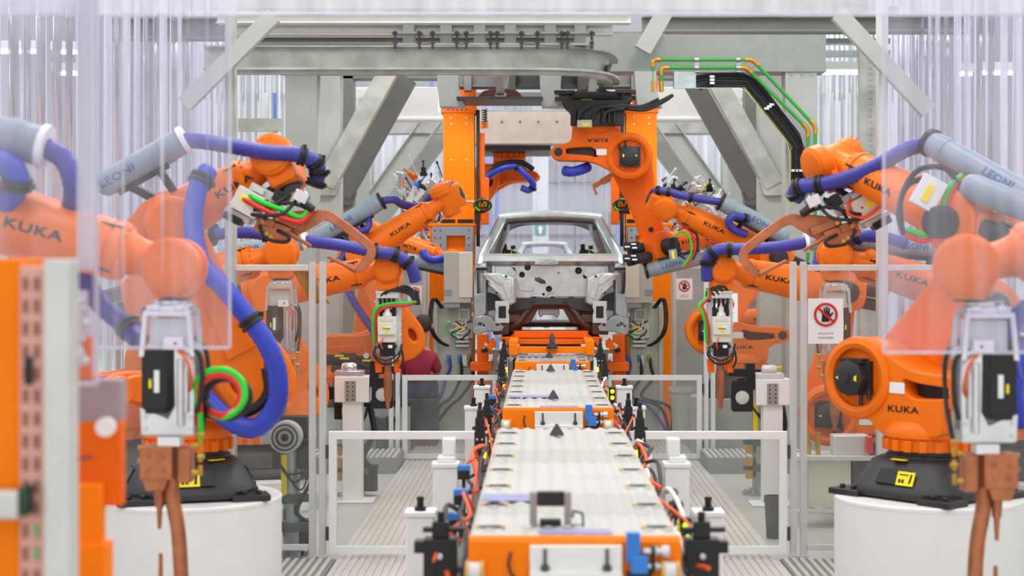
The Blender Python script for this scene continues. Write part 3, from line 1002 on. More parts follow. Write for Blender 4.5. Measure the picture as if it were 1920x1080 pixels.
def c_gun(label, D, side):
    """big C gun with the bent copper arm; drawn for the robot with its arm to the camera's right, mirrored about the line for the other"""
    def q(u, v, dy=0.):
        return P(u, v, D + dy) if side > 0 else P(2090 - u, v - 8, D + dy)
    root = thing('welding_gun', label, 'welding gun', q(1600, 405), None, 'spot welding guns')
    def qb(mb, u, v, wpx, hpx, d, ang, dy=0.):
        mb.box(q(u, v, dy), (wpx / FPX * D, d, hpx / FPX * D), Matrix.Rotation(math.radians(ang) * side, 3, 'Y'))
    b = MB()
    ln = [(1562, 432), (1530, 425), (1503, 417), (1478, 412), (1450, 428), (1402, 465), (1394, 480), (1398, 492), (1410, 506), (1421, 517)]
    hw = [24, 22, 15, 10, 9, 8.5, 9, 9, 8, 6]
    a, c = [], []
    for i, (u, v) in enumerate(ln):
        u0, v0 = ln[max(0, i - 1)]
        u1, v1 = ln[min(len(ln) - 1, i + 1)]
        L = math.hypot(u1 - u0, v1 - v0)
        nx, ny = -(v1 - v0) / L, (u1 - u0) / L
        a.append(V((u + nx * hw[i], v + ny * hw[i], 0)))
        c.append(V((u - nx * hw[i], v - ny * hw[i], 0)))
    a, c = spline(a, 5), spline(c, 5)
    th = .028
    b.rings([[q(x.x, x.y, -th), q(y.x, y.y, -th), q(y.x, y.y, th), q(x.x, x.y, th)] for x, y in zip(a, c)])
    b.build('bent_arm', COPPER, root, bevel=.006, angle=50)
    b = MB()
    b.cyl(q(1421, 516), q(1440, 506), .022, .016)
    b.cyl(q(1440, 506), q(1475, 489), .013, .013)
    b.build('electrode', COPPER, root)
    b = MB()
    b.cyl(q(1548, 444, -.05), q(1530, 456, -.03), .02)
    b.cyl(q(1530, 456, -.03), q(1507, 470, 0), .013, .012)
    b.build('electrode', COPPER, root)
    b = MB()
    qb(b, 1577, 438, 66, 30, .12, -22, -.02)
    qb(b, 1545, 425, 60, 16, .16, -22, .02)
    qb(b, 1585, 425, 30, 14, .2, -22)
    b.build('copper_block', COPPER, root, bevel=.006)
    b = MB()
    qb(b, 1623, 388, 54, 44, .16, -28, -.06)
    b.m = 1
    qb(b, 1628, 382, 16, 12, .166, -28, -.06)
    b.m = 2
    qb(b, 1612, 390, 5, 3, .168, -28, -.06)
    b.build('transformer', [CREAM, YELL, PRINT], root, bevel=.005)
    b = MB()
    qb(b, 1588, 372, 62, 16, .22, -28, .04)
    qb(b, 1640, 412, 52, 12, .2, -28, .02)
    qb(b, 1570, 385, 14, 42, .18, -28, .05)
    qb(b, 1600, 366, 24, 10, .25, -28, .0)
    b.build('mounting_frame', ALU, root, bevel=.004)
    b = MB()
    qb(b, 1651, 418, 36, 14, .14, -28, -.04)
    qb(b, 1562, 378, 26, 22, .14, -28, -.04)
    qb(b, 1580, 362, 60, 10, .1, 30, .06)
    b.cyl(q(1523, 388, -.1), q(1502, 402, -.1), .032, .026)
    b.build('actuator', BLKPL, root, bevel=.005)
    b = MB()
    qb(b, 1524, 377, 26, 20, .1, -25, -.1)
    b.lathe(q(1512, 370, -.1), q(1536, 384, -.1) - q(1512, 370, -.1), [(.04, 0), (.04, .02), (.03, .025), (.03, .05), (.042, .055), (.042, .085)], 16)
    b.build('hose_connector', SILV, root, bevel=.003)
    c1, c2 = (GREEN, RED) if side < 0 else (CABLE, OCABLE)
    if side < 0:
        cable('water_hose', [q(*p) for p in ((1635, 366, -.1), (1605, 384, -.15), (1560, 402, -.15), (1530, 415, -.12), (1515, 405, -.1), (1512, 385, -.1))], .017, GREEN, root, 10)
        cable('water_hose', [q(*p) for p in ((1650, 372, -.1), (1610, 394, -.16), (1565, 414, -.16), (1530, 424, -.13), (1512, 412, -.1), (1505, 398, -.1))], .017, RED, root, 10)
    else:
        cable('signal_cable', [q(*p) for p in ((1600, 372, -.1), (1590, 385, -.16), (1592, 402, -.16), (1620, 408, -.15), (1655, 385, -.15), (1665, 380, -.1))], .012, OCABLE, root)
    for p in (((1535, 385, -.1), (1560, 408, -.17), (1600, 412, -.17), (1630, 408, -.1)), ((1545, 372, -.08), (1575, 392, -.15), (1595, 420, -.12)), ((1570, 440, -.1), (1548, 452, -.14), (1556, 462, -.12), (1590, 455, -.1), (1605, 430, -.1)), ((1520, 395, -.1), (1555, 388, -.12), (1590, 398, -.14), (1615, 402, -.14))):
        cable('cable', [q(*x) for x in p], .012, CABLE, root)
    b = MB()
    for u, v in ((1590, 446), (1600, 440), (1582, 452), (1570, 418), (1596, 424)):
        b.cyl(q(u, v, -.1), q(u, v, -.06), .016, n=6)
    b.build('water_fitting', BRASS, root)
    return root
# ------------------------------------------------------------------ hall shell
mb = MB()
mb.bb((-14, -6, -.1), (14, 64, 0))
struct(mb.build('floor', CONC))
mb = MB()
mb.bb((-14, 58, 0), (14, 58.3, 16))
for x in range(-13, 14, 1):
    mb.bb((x - .03, 57.97, 0), (x + .03, 58, 16))
struct(mb.build('wall_far', WALLW))
for s0, nm in ((-1, 'wall_left'), (1, 'wall_right')):
    mb = MB()
    mb.bb((s0 * 14 - .15, -6, 0), (s0 * 14 + .15, 58.3, 12))
    struct(mb.build(nm, WALLW))
for i, (z0, z1) in enumerate(((1.9, 3.1), (3.3, 4.1), (5.2, 6.0), (7.0, 8.2))):      # grey horizontal cladding bands on the far wall
    mb = MB()
    for x in range(-7, 7):
        mb.bb((x * 1.25 + .02, 57.7, z0), (x * 1.25 + 1.23, 57.95, z1))
    struct(mb.build('trim_%d' % (i + 1), PANELG))
mb = MB()
mb.bb((-.25, 53, 0), (.27, 53.5, 10.5))
for z in (3.6, 4.6, 5.8):
    mb.bb((-.18, 52.985, z), (.18, 53, z + .06))
struct(mb.build('column', WALLW))
o = thing('emergency_exit_sign', 'green and white exit sign on the far white column', 'sign', P(1013, 436, 52.9))
mb = MB()
mb.box(P(1013, 430, 52.97), (.37, .04, .37))
mb.build('sign_plate', TEAL, o)
mb = MB()
c = P(1013, 430, 52.94)
M = Matrix.Translation(c) @ RX
mb.prism([(-.045, -.14), (.045, -.14), (.05, .02), (.11, .02), (0, .13), (-.11, .02), (-.05, .02)], .01, M)
mb.lathe(c + V((0, 0, -.03)), (0, -1, 0), [(.06, 0), (.06, .012)], 16)
mb.build('arrow_symbol', PAPER, o, label='white upward symbol')
for i, x in enumerate((-1.28, -1.08, 1.95, 2.2, -2.7, 3.4)):
    mb = MB()
    mb.bb((x - .06, 40, 0), (x + .06, 40.12, 8))
    tag(mb.build('rack_upright', BLUEP), 'blue upright far behind the car at the back of the hall', 'upright', 'blue uprights at the back')

# clear strip curtains that close the cell: wavy strips hung side by side
def strips(name, p0, p1, z0, z1, m, label, amp=.035, pitch=.19, n=7, seed=1, group=None):
    rnd = random.Random(seed)
    p0, p1 = V(p0), V(p1)
    d = p1 - p0
    L = d.length
    d.normalize()
    nn = V((-d.y, d.x, 0))
    mb = MB()
    k = 0
    u = 0.
    while u < L:
        ww = pitch * rnd.uniform(.9, 1.5)
        off = amp * (1 if k % 2 else -1) * rnd.uniform(.5, 1.2)
        ph = rnd.uniform(0, 6)
        vs, fs = [], []
        nz = 5
        for j in range(nz):
            z = z0 + (z1 - z0) * j / (nz - 1) + (rnd.uniform(0, .03) if j == 0 else 0)
            for i in range(n):
                t = i / (n - 1)
                q = p0 + d * (u + ww * t - .02) + nn * (off + amp * .7 * math.sin(math.pi * t * 2 + ph + j * .6) * (1 - .15 * j))
                vs.append(V((q.x, q.y, z)))
        for j in range(nz - 1):
            for i in range(n - 1):
                a = j * n + i
                fs.append((a, a + 1, a + n + 1, a + n))
        mb.add(vs, fs)
        u += ww * .93
        k += 1
    mb.bar(p0 + V((0, 0, z1)), p1 + V((0, 0, z1)), .05, .05)
    mb2 = mb.build(name, m, angle=80)
    return tag(mb2, label, 'curtain', group)
strips('strip_curtain', (-4.5, 9, 0), (-4.5, 31, 0), .25, 7.2, STRIP, 'frosted strip curtain behind the line whose far end meets the clamp stack', seed=3)
strips('strip_curtain', (4.9, 9, 0), (4.9, 31, 0), .25, 7.2, STRIP, 'frosted strip curtain on the side of the hand signs', seed=4)
strips('strip_curtain', (-7, 33, 0), (-1.7, 33, 0), .3, 5.6, STRIP, 'frosted strip curtain seen under the braces above the seated worker', seed=5)
strips('strip_curtain', (2.0, 33, 0), (7.2, 33, 0), .3, 5.6, STRIP, 'frosted strip curtain under the braces above the waste bin', seed=6)
strips('strip_curtain', (-1.6, 38, 0), (1.9, 38, 0), 2.2, 6.5, clear_mat('thin_clear_vinyl', '#f2f2f8', .2, '#e6e6f2', .02, .15, .08), 'thin clear curtain hung across the line beyond the car', seed=7, pitch=.5)

# deck plates along the line
def deck(x0, x1, y0, y1, z, label, along=True):
    mb = MB()
    mb.bb((x0, y0, 0), (x1, y1, z))
    p = .055
    if along:
        x = x0 + .02
        while x < x1 - .02:
            mb.bb((x, y0, z), (x + .026, y1, z + .012))
            x += p
    else:
        y = y0 + .02
        while y < y1 - .02:
            mb.bb((x0, y, z), (x1, y + .026, z + .012))
            y += p
    return tag(mb.build('walkway_deck', DECK), label, 'walkway', None)
deck(-1.49, -.30, 6.0, 34, .04, 'ribbed aluminium walkway between the line and the wall of looped blue hoses')
deck(.56, 1.75, 6.0, 34, .04, 'ribbed aluminium walkway on the hand-sign side of the line')
for k, y in enumerate((11.0, 16.85)):
    for s0 in (-1, 1):
        x0, x1 = (-2.6, -1.5) if s0 < 0 else (1.76, 2.9)
        o = thing('crossing_step', ('raised ribbed crossing step %s beside the %s' % (('at the near gate', 'before the second gate')[k], ('seated worker side', 'waste bin side')[(s0 + 1) // 2])), 'step', ((x0 + x1) / 2, y, 0))
        z = (.04, .17)[k]
        mb = MB()
        mb.bb((x0, y, 0), (x1, y + .75, z))
        mb.build('step_body', STEELD, o)
        mb = MB()
        xx = x0 + .02
        while xx < x1 - .03:
            mb.bb((xx, y, z), (xx + .03, y + .75, z + .012))
            xx += .06
        mb.build('tread', DECK, o)

# safety fences and low gates
def profile(mb, x, y, z0, z1, wd=.045):
    mb.bb((x - wd / 2, y - wd / 2, z0), (x + wd / 2, y + wd / 2, z1))
    for sx in (-1, 1):
        mb.bb((x + sx * wd * .25 - .004, y - wd / 2 - .004, z0), (x + sx * wd * .25 + .004, y - wd / 2, z1))
    mb.bb((x - wd / 2 - .004, y - .004, z0), (x + wd / 2 + .004, y + .004, z1))
NAMES = ('front', 'second', 'third')
def hand_sign(c, wd, label):
    o = thing('warning_sign', label, 'sign', c)
    h = wd * 1.28
    k = wd / .26
    mb = MB()
    mb.box(V(c), (wd, .006, h))
    mb.build('paper', PAPER, o)
    M = Matrix.Translation(V(c) + V((0, -.006, h * .14))) @ RX @ Matrix.Scale(k, 4)
    mb = MB()
    mb.prism([(-.03, -.052), (.022, -.052), (.034, -.02), (.056, .012), (.05, .02), (.03, .0), (.03, .05), (.021, .051), (.018, .012), (.013, .06), (.003, .06), (.002, .014), (-.006, .055), (-.015, .053), (-.012, .01), (-.024, .038), (-.032, .034), (-.026, -.005), (-.03, -.03)], .003, M)
    mb.build('hand_symbol', PRINT, o)
    mb = MB()
    mb.prism([circ(0, 0, .088, 36), circ(0, 0, .07, 36)], .004, M @ Matrix.Translation((0, 0, .002)))
    mb.prism([rrect(-.078, -.009, .078, .009, .002)], .004, M @ Matrix.Translation((0, 0, .003)) @ Matrix.Rotation(math.radians(-42), 4, 'Z'))
    mb.build('prohibition_ring', REDP, o)
    mb = MB()
    M2 = Matrix.Translation(V(c) + V((0, -.004, 0))) @ RX @ Matrix.Scale(k, 4)
    mb.text('Solo personal', .019, M2 @ Matrix.Translation((0, -.092, 0)), 0)
    mb.text('autorizado', .019, M2 @ Matrix.Translation((0, -.12, 0)), 0)
    mb.build('lettering', DGREY, o, label='grey printed words')
    return o
GAT = ((11.8, 1.735, 2.21), (17.7, 1.705, 2.2), (22.8, 1.705, 2.2))
SIDE = {-1: 'on the seated worker side', 1: 'on the waste bin side'}
for k, (y, hx, top) in enumerate(GAT):
    for s0 in (-1, 1):
        X = XC + s0 * hx
        o = thing('safety_fence', '%s safety fence of aluminium posts and clear panes %s' % (NAMES[k], SIDE[s0]), 'fence', (X, y, 0), None, 'safety fences')
        xe = X + s0 * (2.6 if k == 0 else 1.5)
        if k == 2:
            xe = X + s0 * .72
        for dx in (0, s0 * .075):
            mb = MB()
            profile(mb, X + dx, y, 0, top)
            mb.box((X + dx, y, .03), (.07, .07, .06))
            mb.box((X + dx, y, top + .008), (.04, .04, .016))
            mb.build('post', ALU, o)
        mb = MB()
        profile(mb, xe, y, 0, top)
        mb.build('post', ALU, o)
        lo, hi = sorted((X + s0 * .10, xe - s0 * .025))
        for z in (top - .03, .12):
            mb = MB()
            mb.bb((lo, y - .02, z - .022), (hi, y + .02, z + .022))
            mb.build('rail', ALU, o, bevel=.003)
        mb = MB()
        mb.bb((lo + .005, y - .004, .145), (hi - .005, y + .004, top - .055))
        mb.build('acrylic_pane', PLEXI, o)
        # low gate towards the line
        gin = XC + s0 * (.52, .60, .52)[k]
        zt = CAMH - ((808, 703, 655)[k] - VPY) / FPX * y
        zb = .06 if k else .075
        g = thing('low_gate', '%s low white-framed gate with clear pane %s' % (NAMES[k], SIDE[s0]), 'gate', (X, y, 0), None, 'low gates')
        lo, hi = sorted((X - s0 * .05, gin))
        mb = MB()
        t = .058
        mb.prism([[(lo, zb), (hi, zb), (hi, zt), (lo, zt)], [(lo + t, zb + t), (lo + t, zt - t), (hi - t, zt - t), (hi - t, zb + t)]], .045, Matrix.Translation((0, y - .02, 0)) @ RX, .004)
        mb.build('frame', WHITE if k == 0 else ALU, g)
        mb = MB()
        mb.bb((lo + t, y - .024, zb + t), (hi - t, y - .016, zt - t))
        mb.build('acrylic_pane', PLEXI, g)
        mb = MB()
        for z in (zb + .15, zt - .15):
            mb.cyl((X - s0 * .04, y - .03, z - .05), (X - s0 * .04, y - .03, z + .05), .014)
        mb.build('hinge', DGREY, g)
hand_sign(P(1548, 602, 11.785), .26, 'white paper with crossed-out black hand on the front fence pane')
hand_sign(P(1283, 542, 22.785), .235, 'crossed-out hand notice on the far fence near the car side')
hand_sign(P(1362, 577, 17.685), .25, 'crossed-out hand notice half hidden behind the transformer gun')
hand_sign(P(778, 552, 22.785), .2, 'crossed-out hand notice behind the green hose of the gun')
# rag and tape inside the near panes
mb = MB()
vs, fs = [], []
for j in range(9):
    for i in range(7):
        q = P(548 + i * 6 + j * 4.5, 505 + j * 8, 11.835 + .02 * math.sin(i * 1.7 + j))
        vs.append(q)
for j in range(8):
    for i in range(6):
        a = j * 7 + i
        fs.append((a, a + 1, a + 8, a + 7))
mb.add(vs, fs)
o = mb.build('cleaning_rag', mat('ochre_cloth', '#d79a3a', .85, bump=.3), angle=80)
o.modifiers.new('thick', 'SOLIDIFY').thickness = .006
tag(o, 'ochre cloth with scribbled marks hanging by the gun behind the front pane', 'cloth')

# ------------------------------------------------------------------ steel portals above the line
def ibeam(mb, p0, p1, wd, h, tf=.02, tw=.015):
    """I section, flanges horizontal"""
    p0, p1 = V(p0), V(p1)
    d = (p1 - p0).normalized()
    R = frame_from(d, (0, 0, 1))
    c, L = (p0 + p1) / 2, (p1 - p0).length
    mb.box(c, (h - 2 * tf, tw, L), R)
    for s0 in (-1, 1):
        mb.box(c + R.col[0] * s0 * (h - tf) / 2, (tf, wd, L), R)
def bolts(mb, pts, r=.018, L=.03, ax=(0, -1, 0)):
    for p in pts:
        mb.cyl(p, V(p) + V(ax) * L, r, n=6)
# front portal: columns, cross beam
d = 19.2
zt = CAMH + (VPY - 65) / FPX * d
zb = CAMH + (VPY - 132) / FPX * d
for s0 in (-1, 1):
    x = XC + s0 * 3.0
    mb = MB()
    mb.bb((x - .19, d, 0), (x + .19, d + .30, zb))
    mb.bb((x - .21, d - .02, .0), (x + .21, d + .32, .02))
    mb.bb((x - .2, d - .01, zb - .03), (x + .2, d + .31, zb))
    bolts(mb, [(x + dx, d - .012, zb - .05) for dx in (-.12, 0, .12)], .012)
    struct(mb.build('steel_column', STEEL, bevel=.006))
mb = MB()
mb.bb((XC - 3.3, d, zb), (XC + 3.3, d + .35, zt))
mb.bb((XC - 3.3, d - .03, zb - .02), (XC + 3.3, d + .38, zb + .012))
struct(mb.build('portal_beam', STEELP, bevel=.006))
# braces and posts of the portals behind
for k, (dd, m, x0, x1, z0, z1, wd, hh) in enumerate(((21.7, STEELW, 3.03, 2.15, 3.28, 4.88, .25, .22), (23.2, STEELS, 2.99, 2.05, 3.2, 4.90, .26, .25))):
    for s0 in (-1, 1):
        xb = XC + s0 * 3.0
        mb = MB()
        mb.bb((xb - .16, dd, 0), (xb + .16, dd + .3, 4.95))
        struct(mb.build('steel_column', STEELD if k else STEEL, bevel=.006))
        mb = MB()
        R = 1
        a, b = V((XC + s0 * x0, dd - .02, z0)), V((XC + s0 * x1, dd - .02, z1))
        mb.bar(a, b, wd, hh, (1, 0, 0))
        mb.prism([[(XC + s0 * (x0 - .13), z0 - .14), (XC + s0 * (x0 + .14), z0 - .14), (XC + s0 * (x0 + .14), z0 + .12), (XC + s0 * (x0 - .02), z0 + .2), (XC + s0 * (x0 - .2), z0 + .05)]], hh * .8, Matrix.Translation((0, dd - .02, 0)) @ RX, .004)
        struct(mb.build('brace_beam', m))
    mb = MB()
    mb.bb((XC - 3.3, dd, 4.9), (XC + 3.3, dd + .3, 5.25))
    struct(mb.build('portal_beam', STEELD if k else STEEL, bevel=.006))
# far portal with slender braces
dd = 29.5
for s0 in (-1, 1):
    mb = MB()
    ibeam(mb, (XC + s0 * 3.25, dd, 3.3), (XC + s0 * 2.0, dd, 5.05), .34, .34)
    mb.bar((XC + s0 * 3.25, dd + 1.2, 3.0), (XC + s0 * 1.75, dd + 1.2, 5.0), .3, .2)
    struct(mb.build('brace_beam', STEEL))
    mb = MB()
    mb.bb((XC + s0 * 3.4 - .17, dd, 0), (XC + s0 * 3.4 + .17, dd + .34, 5.1))
    struct(mb.build('steel_column', STEEL, bevel=.006))
mb = MB()
mb.bb((XC - 3.6, dd - .1, 4.62), (XC + 3.6, dd + .3, 5.05))
struct(mb.build('portal_beam', STEELW, bevel=.006))
# pale box girders with bolted end plates, and the one across behind the car
d = 25
for s0 in (-1, 1):
    o = thing('bolted_girder', 'pale box girder with bolted end plate behind the brace ' + ('above the waste bin' if s0 > 0 else 'above the seated worker'), 'girder', (XC + s0 * 2.4, d, 4.5))
    mb = MB()
    mb.bb((XC + s0 * 2.4 - 1.1, d, 4.5), (XC + s0 * 2.4 + 1.0, d + .35, 4.98))
    mb.bb((XC + s0 * 2.4 - 1.1, d - .04, 4.46), (XC + s0 * 2.4 + 1.0, d + .39, 4.5))
    mb.build('box_section', WHITE, o, bevel=.006)
    mb = MB()
    xx = XC + s0 * 3.02
    mb.bb((xx - .17, d - .06, 3.75), (xx + .17, d - .03, 4.95))
    mb.build('end_plate', WHITE, o, bevel=.004)
    mb = MB()
    bolts(mb, [(xx + dx, d - .06, z) for dx in (-.1, 0, .1) for z in (3.9, 4.2, 4.42, 4.8)], .026, .04)
    mb.build('bolt', ALU, o)
    mb = MB()
    mb.bb((xx - .19, d, 0), (xx + .19, d + .3, 4.455))
    struct(mb.build('steel_column', STEEL, bevel=.006))
o = thing('cross_girder', 'broad pale girder across the line behind the hanging robots', 'girder', (XC, 27, 4.1))
mb = MB()
mb.bb((XC - 1.6, 27, 4.28), (XC + 1.6, 27.4, 4.78))
mb.bb((XC - 1.6, 26.94, 4.24), (XC + 1.6, 27.46, 4.28))
mb.build('girder_web', mat('rosy_grey_paint', '#b9aaa2', .55), o, bevel=.005)
mb = MB()
bolts(mb, [(XC - 1.4 + i * .31, 27.0, 4.62) for i in range(10)], .018, .02)
mb.build('bolt', DGREY, o)
mb = MB()
mb.bb((XC - 1.15, 27.3, 4.16), (XC + .05, 28.9, 4.24))
tag(mb.build('mounting_slab', DGREY), 'grey slab from which the far hanging robot is hung', 'plate')

# overhead track with its curved end, hangers and clamps
d = 17.2
def yz(v, dd=None):
    return CAMH - (v - VPY) / FPX * (dd or d)
o = thing('overhead_track', 'worn light grey overhead track curving away above the car', 'overhead track', (XC, d, yz(130)))
path = [V((-3.6, d, 0)), V((-2, d, 0)), V((-1.2, d, 0)), V((-.5, d, 0)), V((.0, d + .02, 0)), V((.38, d + .12, 0)), V((.62, d + .36, 0)), V((.74, d + .72, 0)), V((.78, d + 1.1, 0)), V((.78, d + 1.35, 0))]
sp = spline(path, 6)
def sweep(mb, sp, sec):
    rs = []
    for i, p in enumerate(sp):
        t = (sp[min(i + 1, len(sp) - 1)] - sp[max(0, i - 1)]).normalized()
        nn = V((-t.y, t.x, 0))
        rs.append([p + nn * a + V((0, 0, b)) for a, b in sec])
    mb.rings(rs)
z0, z1 = yz(131), yz(87)
mb = MB()
sweep(mb, sp, [(-.012, z0), (.012, z0), (.012, z1), (-.012, z1)])
sweep(mb, sp, [(-.11, z1 - .02), (.11, z1 - .02), (.11, z1), (-.11, z1)])
sweep(mb, sp, [(-.13, z0 - .012), (.13, z0 - .012), (.13, z0 + .012), (-.13, z0 + .012)])
sweep(mb, sp, [(-.05, z0 - .05), (.05, z0 - .05), (.05, z0 - .012), (-.05, z0 - .012)])
mb.build('track_rail', STEELW, o, angle=30)
RB = MB()
RB.bb((-3.5, 17.0, 4.93), (1.1, 17.5, 5.12))
struct(RB.build('roof_beam', STEELD))
for u0, u1 in ((868, 938), (1146, 1128)):
    q = spline([P(u0, 127, 17.6), P((u0 * .45 + u1 * .55), 131, 17.9), P(u1 - (4 if u1 > u0 else -4), 145, 18.3), P(u1, 178, 18.75)], 6)
    mb = MB()
    rs = []
    for i, p in enumerate(q):
        t = (q[min(i + 1, len(q) - 1)] - q[max(0, i - 1)]).normalized()
        nn = V((0, 1, 0)).cross(t).normalized()
        rs.append([p + nn * a + V((0, b, 0)) for a, b in ((-.045, -.05), (.045, -.05), (.045, .05), (-.045, .05))])
    mb.rings(rs)
    mb.build('curved_strut', STEELW, o, angle=50)
RAILW = mat('lamplit_rail_steel', '#d4d7d0', .5, var=.04)  # overhead lamplight on the cross rails put into a paler colour
for i, x in enumerate((-1.42, -1.02, -.66, -.33, .1, .42)):
    hgr = MB()
    hgr.bb((x - .055, d - .04, z1), (x + .07, d + .1, yz(24)))
    hgr.bb((x - .16, d - .12, z1 + .0), (x + .16, d + .12, z1 + .02))
    hgr.bb((x - .17, d - .12, yz(66)), (x + .17, d + .12, yz(66) + .02))
    ho = hgr.build('hanger', STEEL, o, bevel=.003)
    bm_ = MB()
    for dx in (-.13, .13):
        for zz in (z1 + .02, yz(66)):
            bm_.bb((x + dx - .025, d - .15, zz - .008), (x + dx + .025, d - .08, zz + .016))
            bm_.cyl((x + dx, d - .12, zz - .05), (x + dx, d - .12, zz + .03), .010, n=8)
            bm_.cyl((x + dx, d - .12, zz - .065), (x + dx, d - .12, zz - .04), .016, n=6)
    bm_.build('clamp_jaw', DGREY, ho)
for v0, v1, x0, x1, dy, m, lab in ((46, 67, -3.4, .78, .1, RAILW, 'light grey cross rail with clamped hangers above the curved track'), (25, 45, -3.4, .95, -.35, RAILW, 'uppermost light grey cross rail just under the frame edge'), (70, 84, -3.4, .5, 1.6, STEELD, 'shaded grey rail behind the worn track')):
    mb = MB()
    ibeam(mb, (x0, d + dy, (yz(v0, d + dy) + yz(v1, d + dy)) / 2), (x1, d + dy, (yz(v0, d + dy) + yz(v1, d + dy)) / 2), .16, yz(v0, d + dy) - yz(v1, d + dy), .015)
    mb.build('cross_rail', m, o)
mb = MB()
mb.bar(P(1205, 95, 18.9), P(1245, 25, 18.9), .2, .12)
struct(mb.build('brace_beam', STEEL))
for x0, x1, v0, v1, dd, m in ((1.3, 5.5, 30, 62, 20.5, STEELD), (-5.5, -2.6, 34, 75, 20.5, STEELD), (-5.6, 5.6, -40, 20, 24, STEELD)):
    mb = MB()
    ibeam(mb, (x0, dd, CAMH + (VPY - (v0 + v1) / 2) / FPX * dd), (x1, dd, CAMH + (VPY - (v0 + v1) / 2) / FPX * dd), .3, (v1 - v0) / FPX * dd, .03)
    struct(mb.build('roof_beam', m))
mb = MB()
for k in range(2):
    mb.bb((3.1, 21 + k * .02, 4.95 + k * .16), (4.6, 21.2, 5.02 + k * .16))
for i in range(24):
    mb.bb((3.15 + i * .06, 20.985, 4.975), (3.175 + i * .06, 21, 4.995))
for q in (3.2, 4.5):
    mb.cyl((q, 21.1, 5.0), (q, 21.1, 5.45), .01, n=8)
rb = MB()
rb.bb((3.0, 21.0, 5.44), (4.7, 21.2, 5.6))
struct(rb.build('roof_beam', STEELD))
tag(mb.build('cable_ladder', GALV), 'punched grey cable tray under the dark roof beam', 'cable tray')
for x0, y0, x1, y1, z0, z1 in ((-4.56, 8.6, -4.44, 33.4, 7.22, 7.36), (4.84, 8.6, 4.96, 33.4, 7.22, 7.36), (-7.2, 32.95, 7.4, 33.05, 5.62, 5.76), (-2, 37.95, 2.3, 38.05, 6.52, 6.66), (-1.4, 20.42, 1.6, 20.8, 4.97, 5.18)):
    mb = MB()
    mb.bb((x0, y0, z0), (x1, y1, z1))
    struct(mb.build('roof_beam', STEELD))
# dark service frame over the line, hanger brackets, grey plates
d = 20.4
mb = MB()
for x0, x1 in ((-1.05, 1.36),):
    mb.bb((x0, d, CAMH + (VPY - 160) / FPX * d), (x1, d + .5, 4.962))
mb.bb((-1.2, d - .05, CAMH + (VPY - 164) / FPX * d), (1.4, d + .1, CAMH + (VPY - 158) / FPX * d))
for x in (-.92, -.36, .18, .52, 1.2):
    mb.bb((x - .05, d - .1, CAMH + (VPY - 172) / FPX * d), (x + .05, d + .05, CAMH + (VPY - 140) / FPX * d))
tag(mb.build('service_gantry', STEELK, bevel=.005), 'dark service frame above the two grey hanging plates', 'frame')
d = 18.9
for x, lab in ((P(840, 0, d).x, 'grey box hanger above the orange pillar with the blue-tipped forearm'), (P(1032, 0, d).x, 'grey box hanger between the two hanging plates'), (P(1210, 0, d).x, 'grey box hanger under the green pipe ends')):
    mb = MB()
    z = lambda v: CAMH + (VPY - v) / FPX * d
    mb.prism([[(x - .13, z(134)), (x + .13, z(134)), (x + .12, z(165)), (x + .2, z(200)), (x - .1, z(200)), (x - .12, z(165))]], .3, Matrix.Translation((0, d + .12, 0)) @ RX, .006)
    tag(mb.build('box_hanger', STEEL), lab, 'hanger')
for u0, u1, lab in ((858, 1018, 'dark-edged grey hanging plate beside the orange pillar'), (1040, 1182, 'dark-edged grey hanging plate carrying the hanging robot')):
    o = thing('hanging_plate', lab, 'plate', P((u0 + u1) / 2, 190, d))
    mb = MB()
    a, b = P(u0, 190, d), P(u1, 185, d)
    mb.bb((a.x, d - .25, a.z), (b.x, d + .55, b.z))
    mb.build('plate_body', DGREY, o, bevel=.004)
    mb = MB()
    xm = (a.x + b.x) / 2
    for s0 in (-1, 1):
        mb.prism([[(xm + s0 * .05, b.z), (xm + s0 * .3, b.z), (xm + s0 * .2, b.z + .10), (xm + s0 * .05, b.z + .13)]], .03, Matrix.Translation((0, d + .1, 0)) @ RX)
    mb.build('gusset', mat('dark_red_primer', '#5a2a1c', .6), o)
    mb = MB()
    mb.bar((xm, d + .1, b.z), (xm + .06, d + .3, b.z + .36), .13, .1)
    mb.build('strut', STEELD, o)
o = thing('cable_junction', 'black cable head with yellow label above the hanging robot', 'cable head', P(1118, 215, 18.4))
mb = MB()
mb.box(P(1120, 212, 18.45), (.62, .08, .30))
for u in (1078, 1092, 1130, 1142, 1152):
    mb.cyl(P(u, 205, 18.38), P(u, 232, 18.38), .022, n=10)
mb.build('connector_panel', BLKPL, o, bevel=.008)
mb = MB()
mb.box(P(1096, 232, 18.36), (.17, .06, .085))
mb.m = 1
mb.box(P(1098, 233, 18.328), (.09, .004, .035))
mb.build('label_box', [CABIN, YELL], o, bevel=.003)
for pts in (((1110, 225), (1120, 205), (1150, 200), (1190, 205), (1225, 196), (1258, 180)), ((1130, 228), (1138, 210), (1170, 204), (1210, 206), (1245, 190), (1262, 178)), ((1085, 225), (1090, 210), (1105, 200)), ((1120, 200), (1160, 197), (1200, 200), (1235, 186))):
    cable('cable', [P(u, v, 18.34) for u, v in pts], .02, CABLE, o, 10)

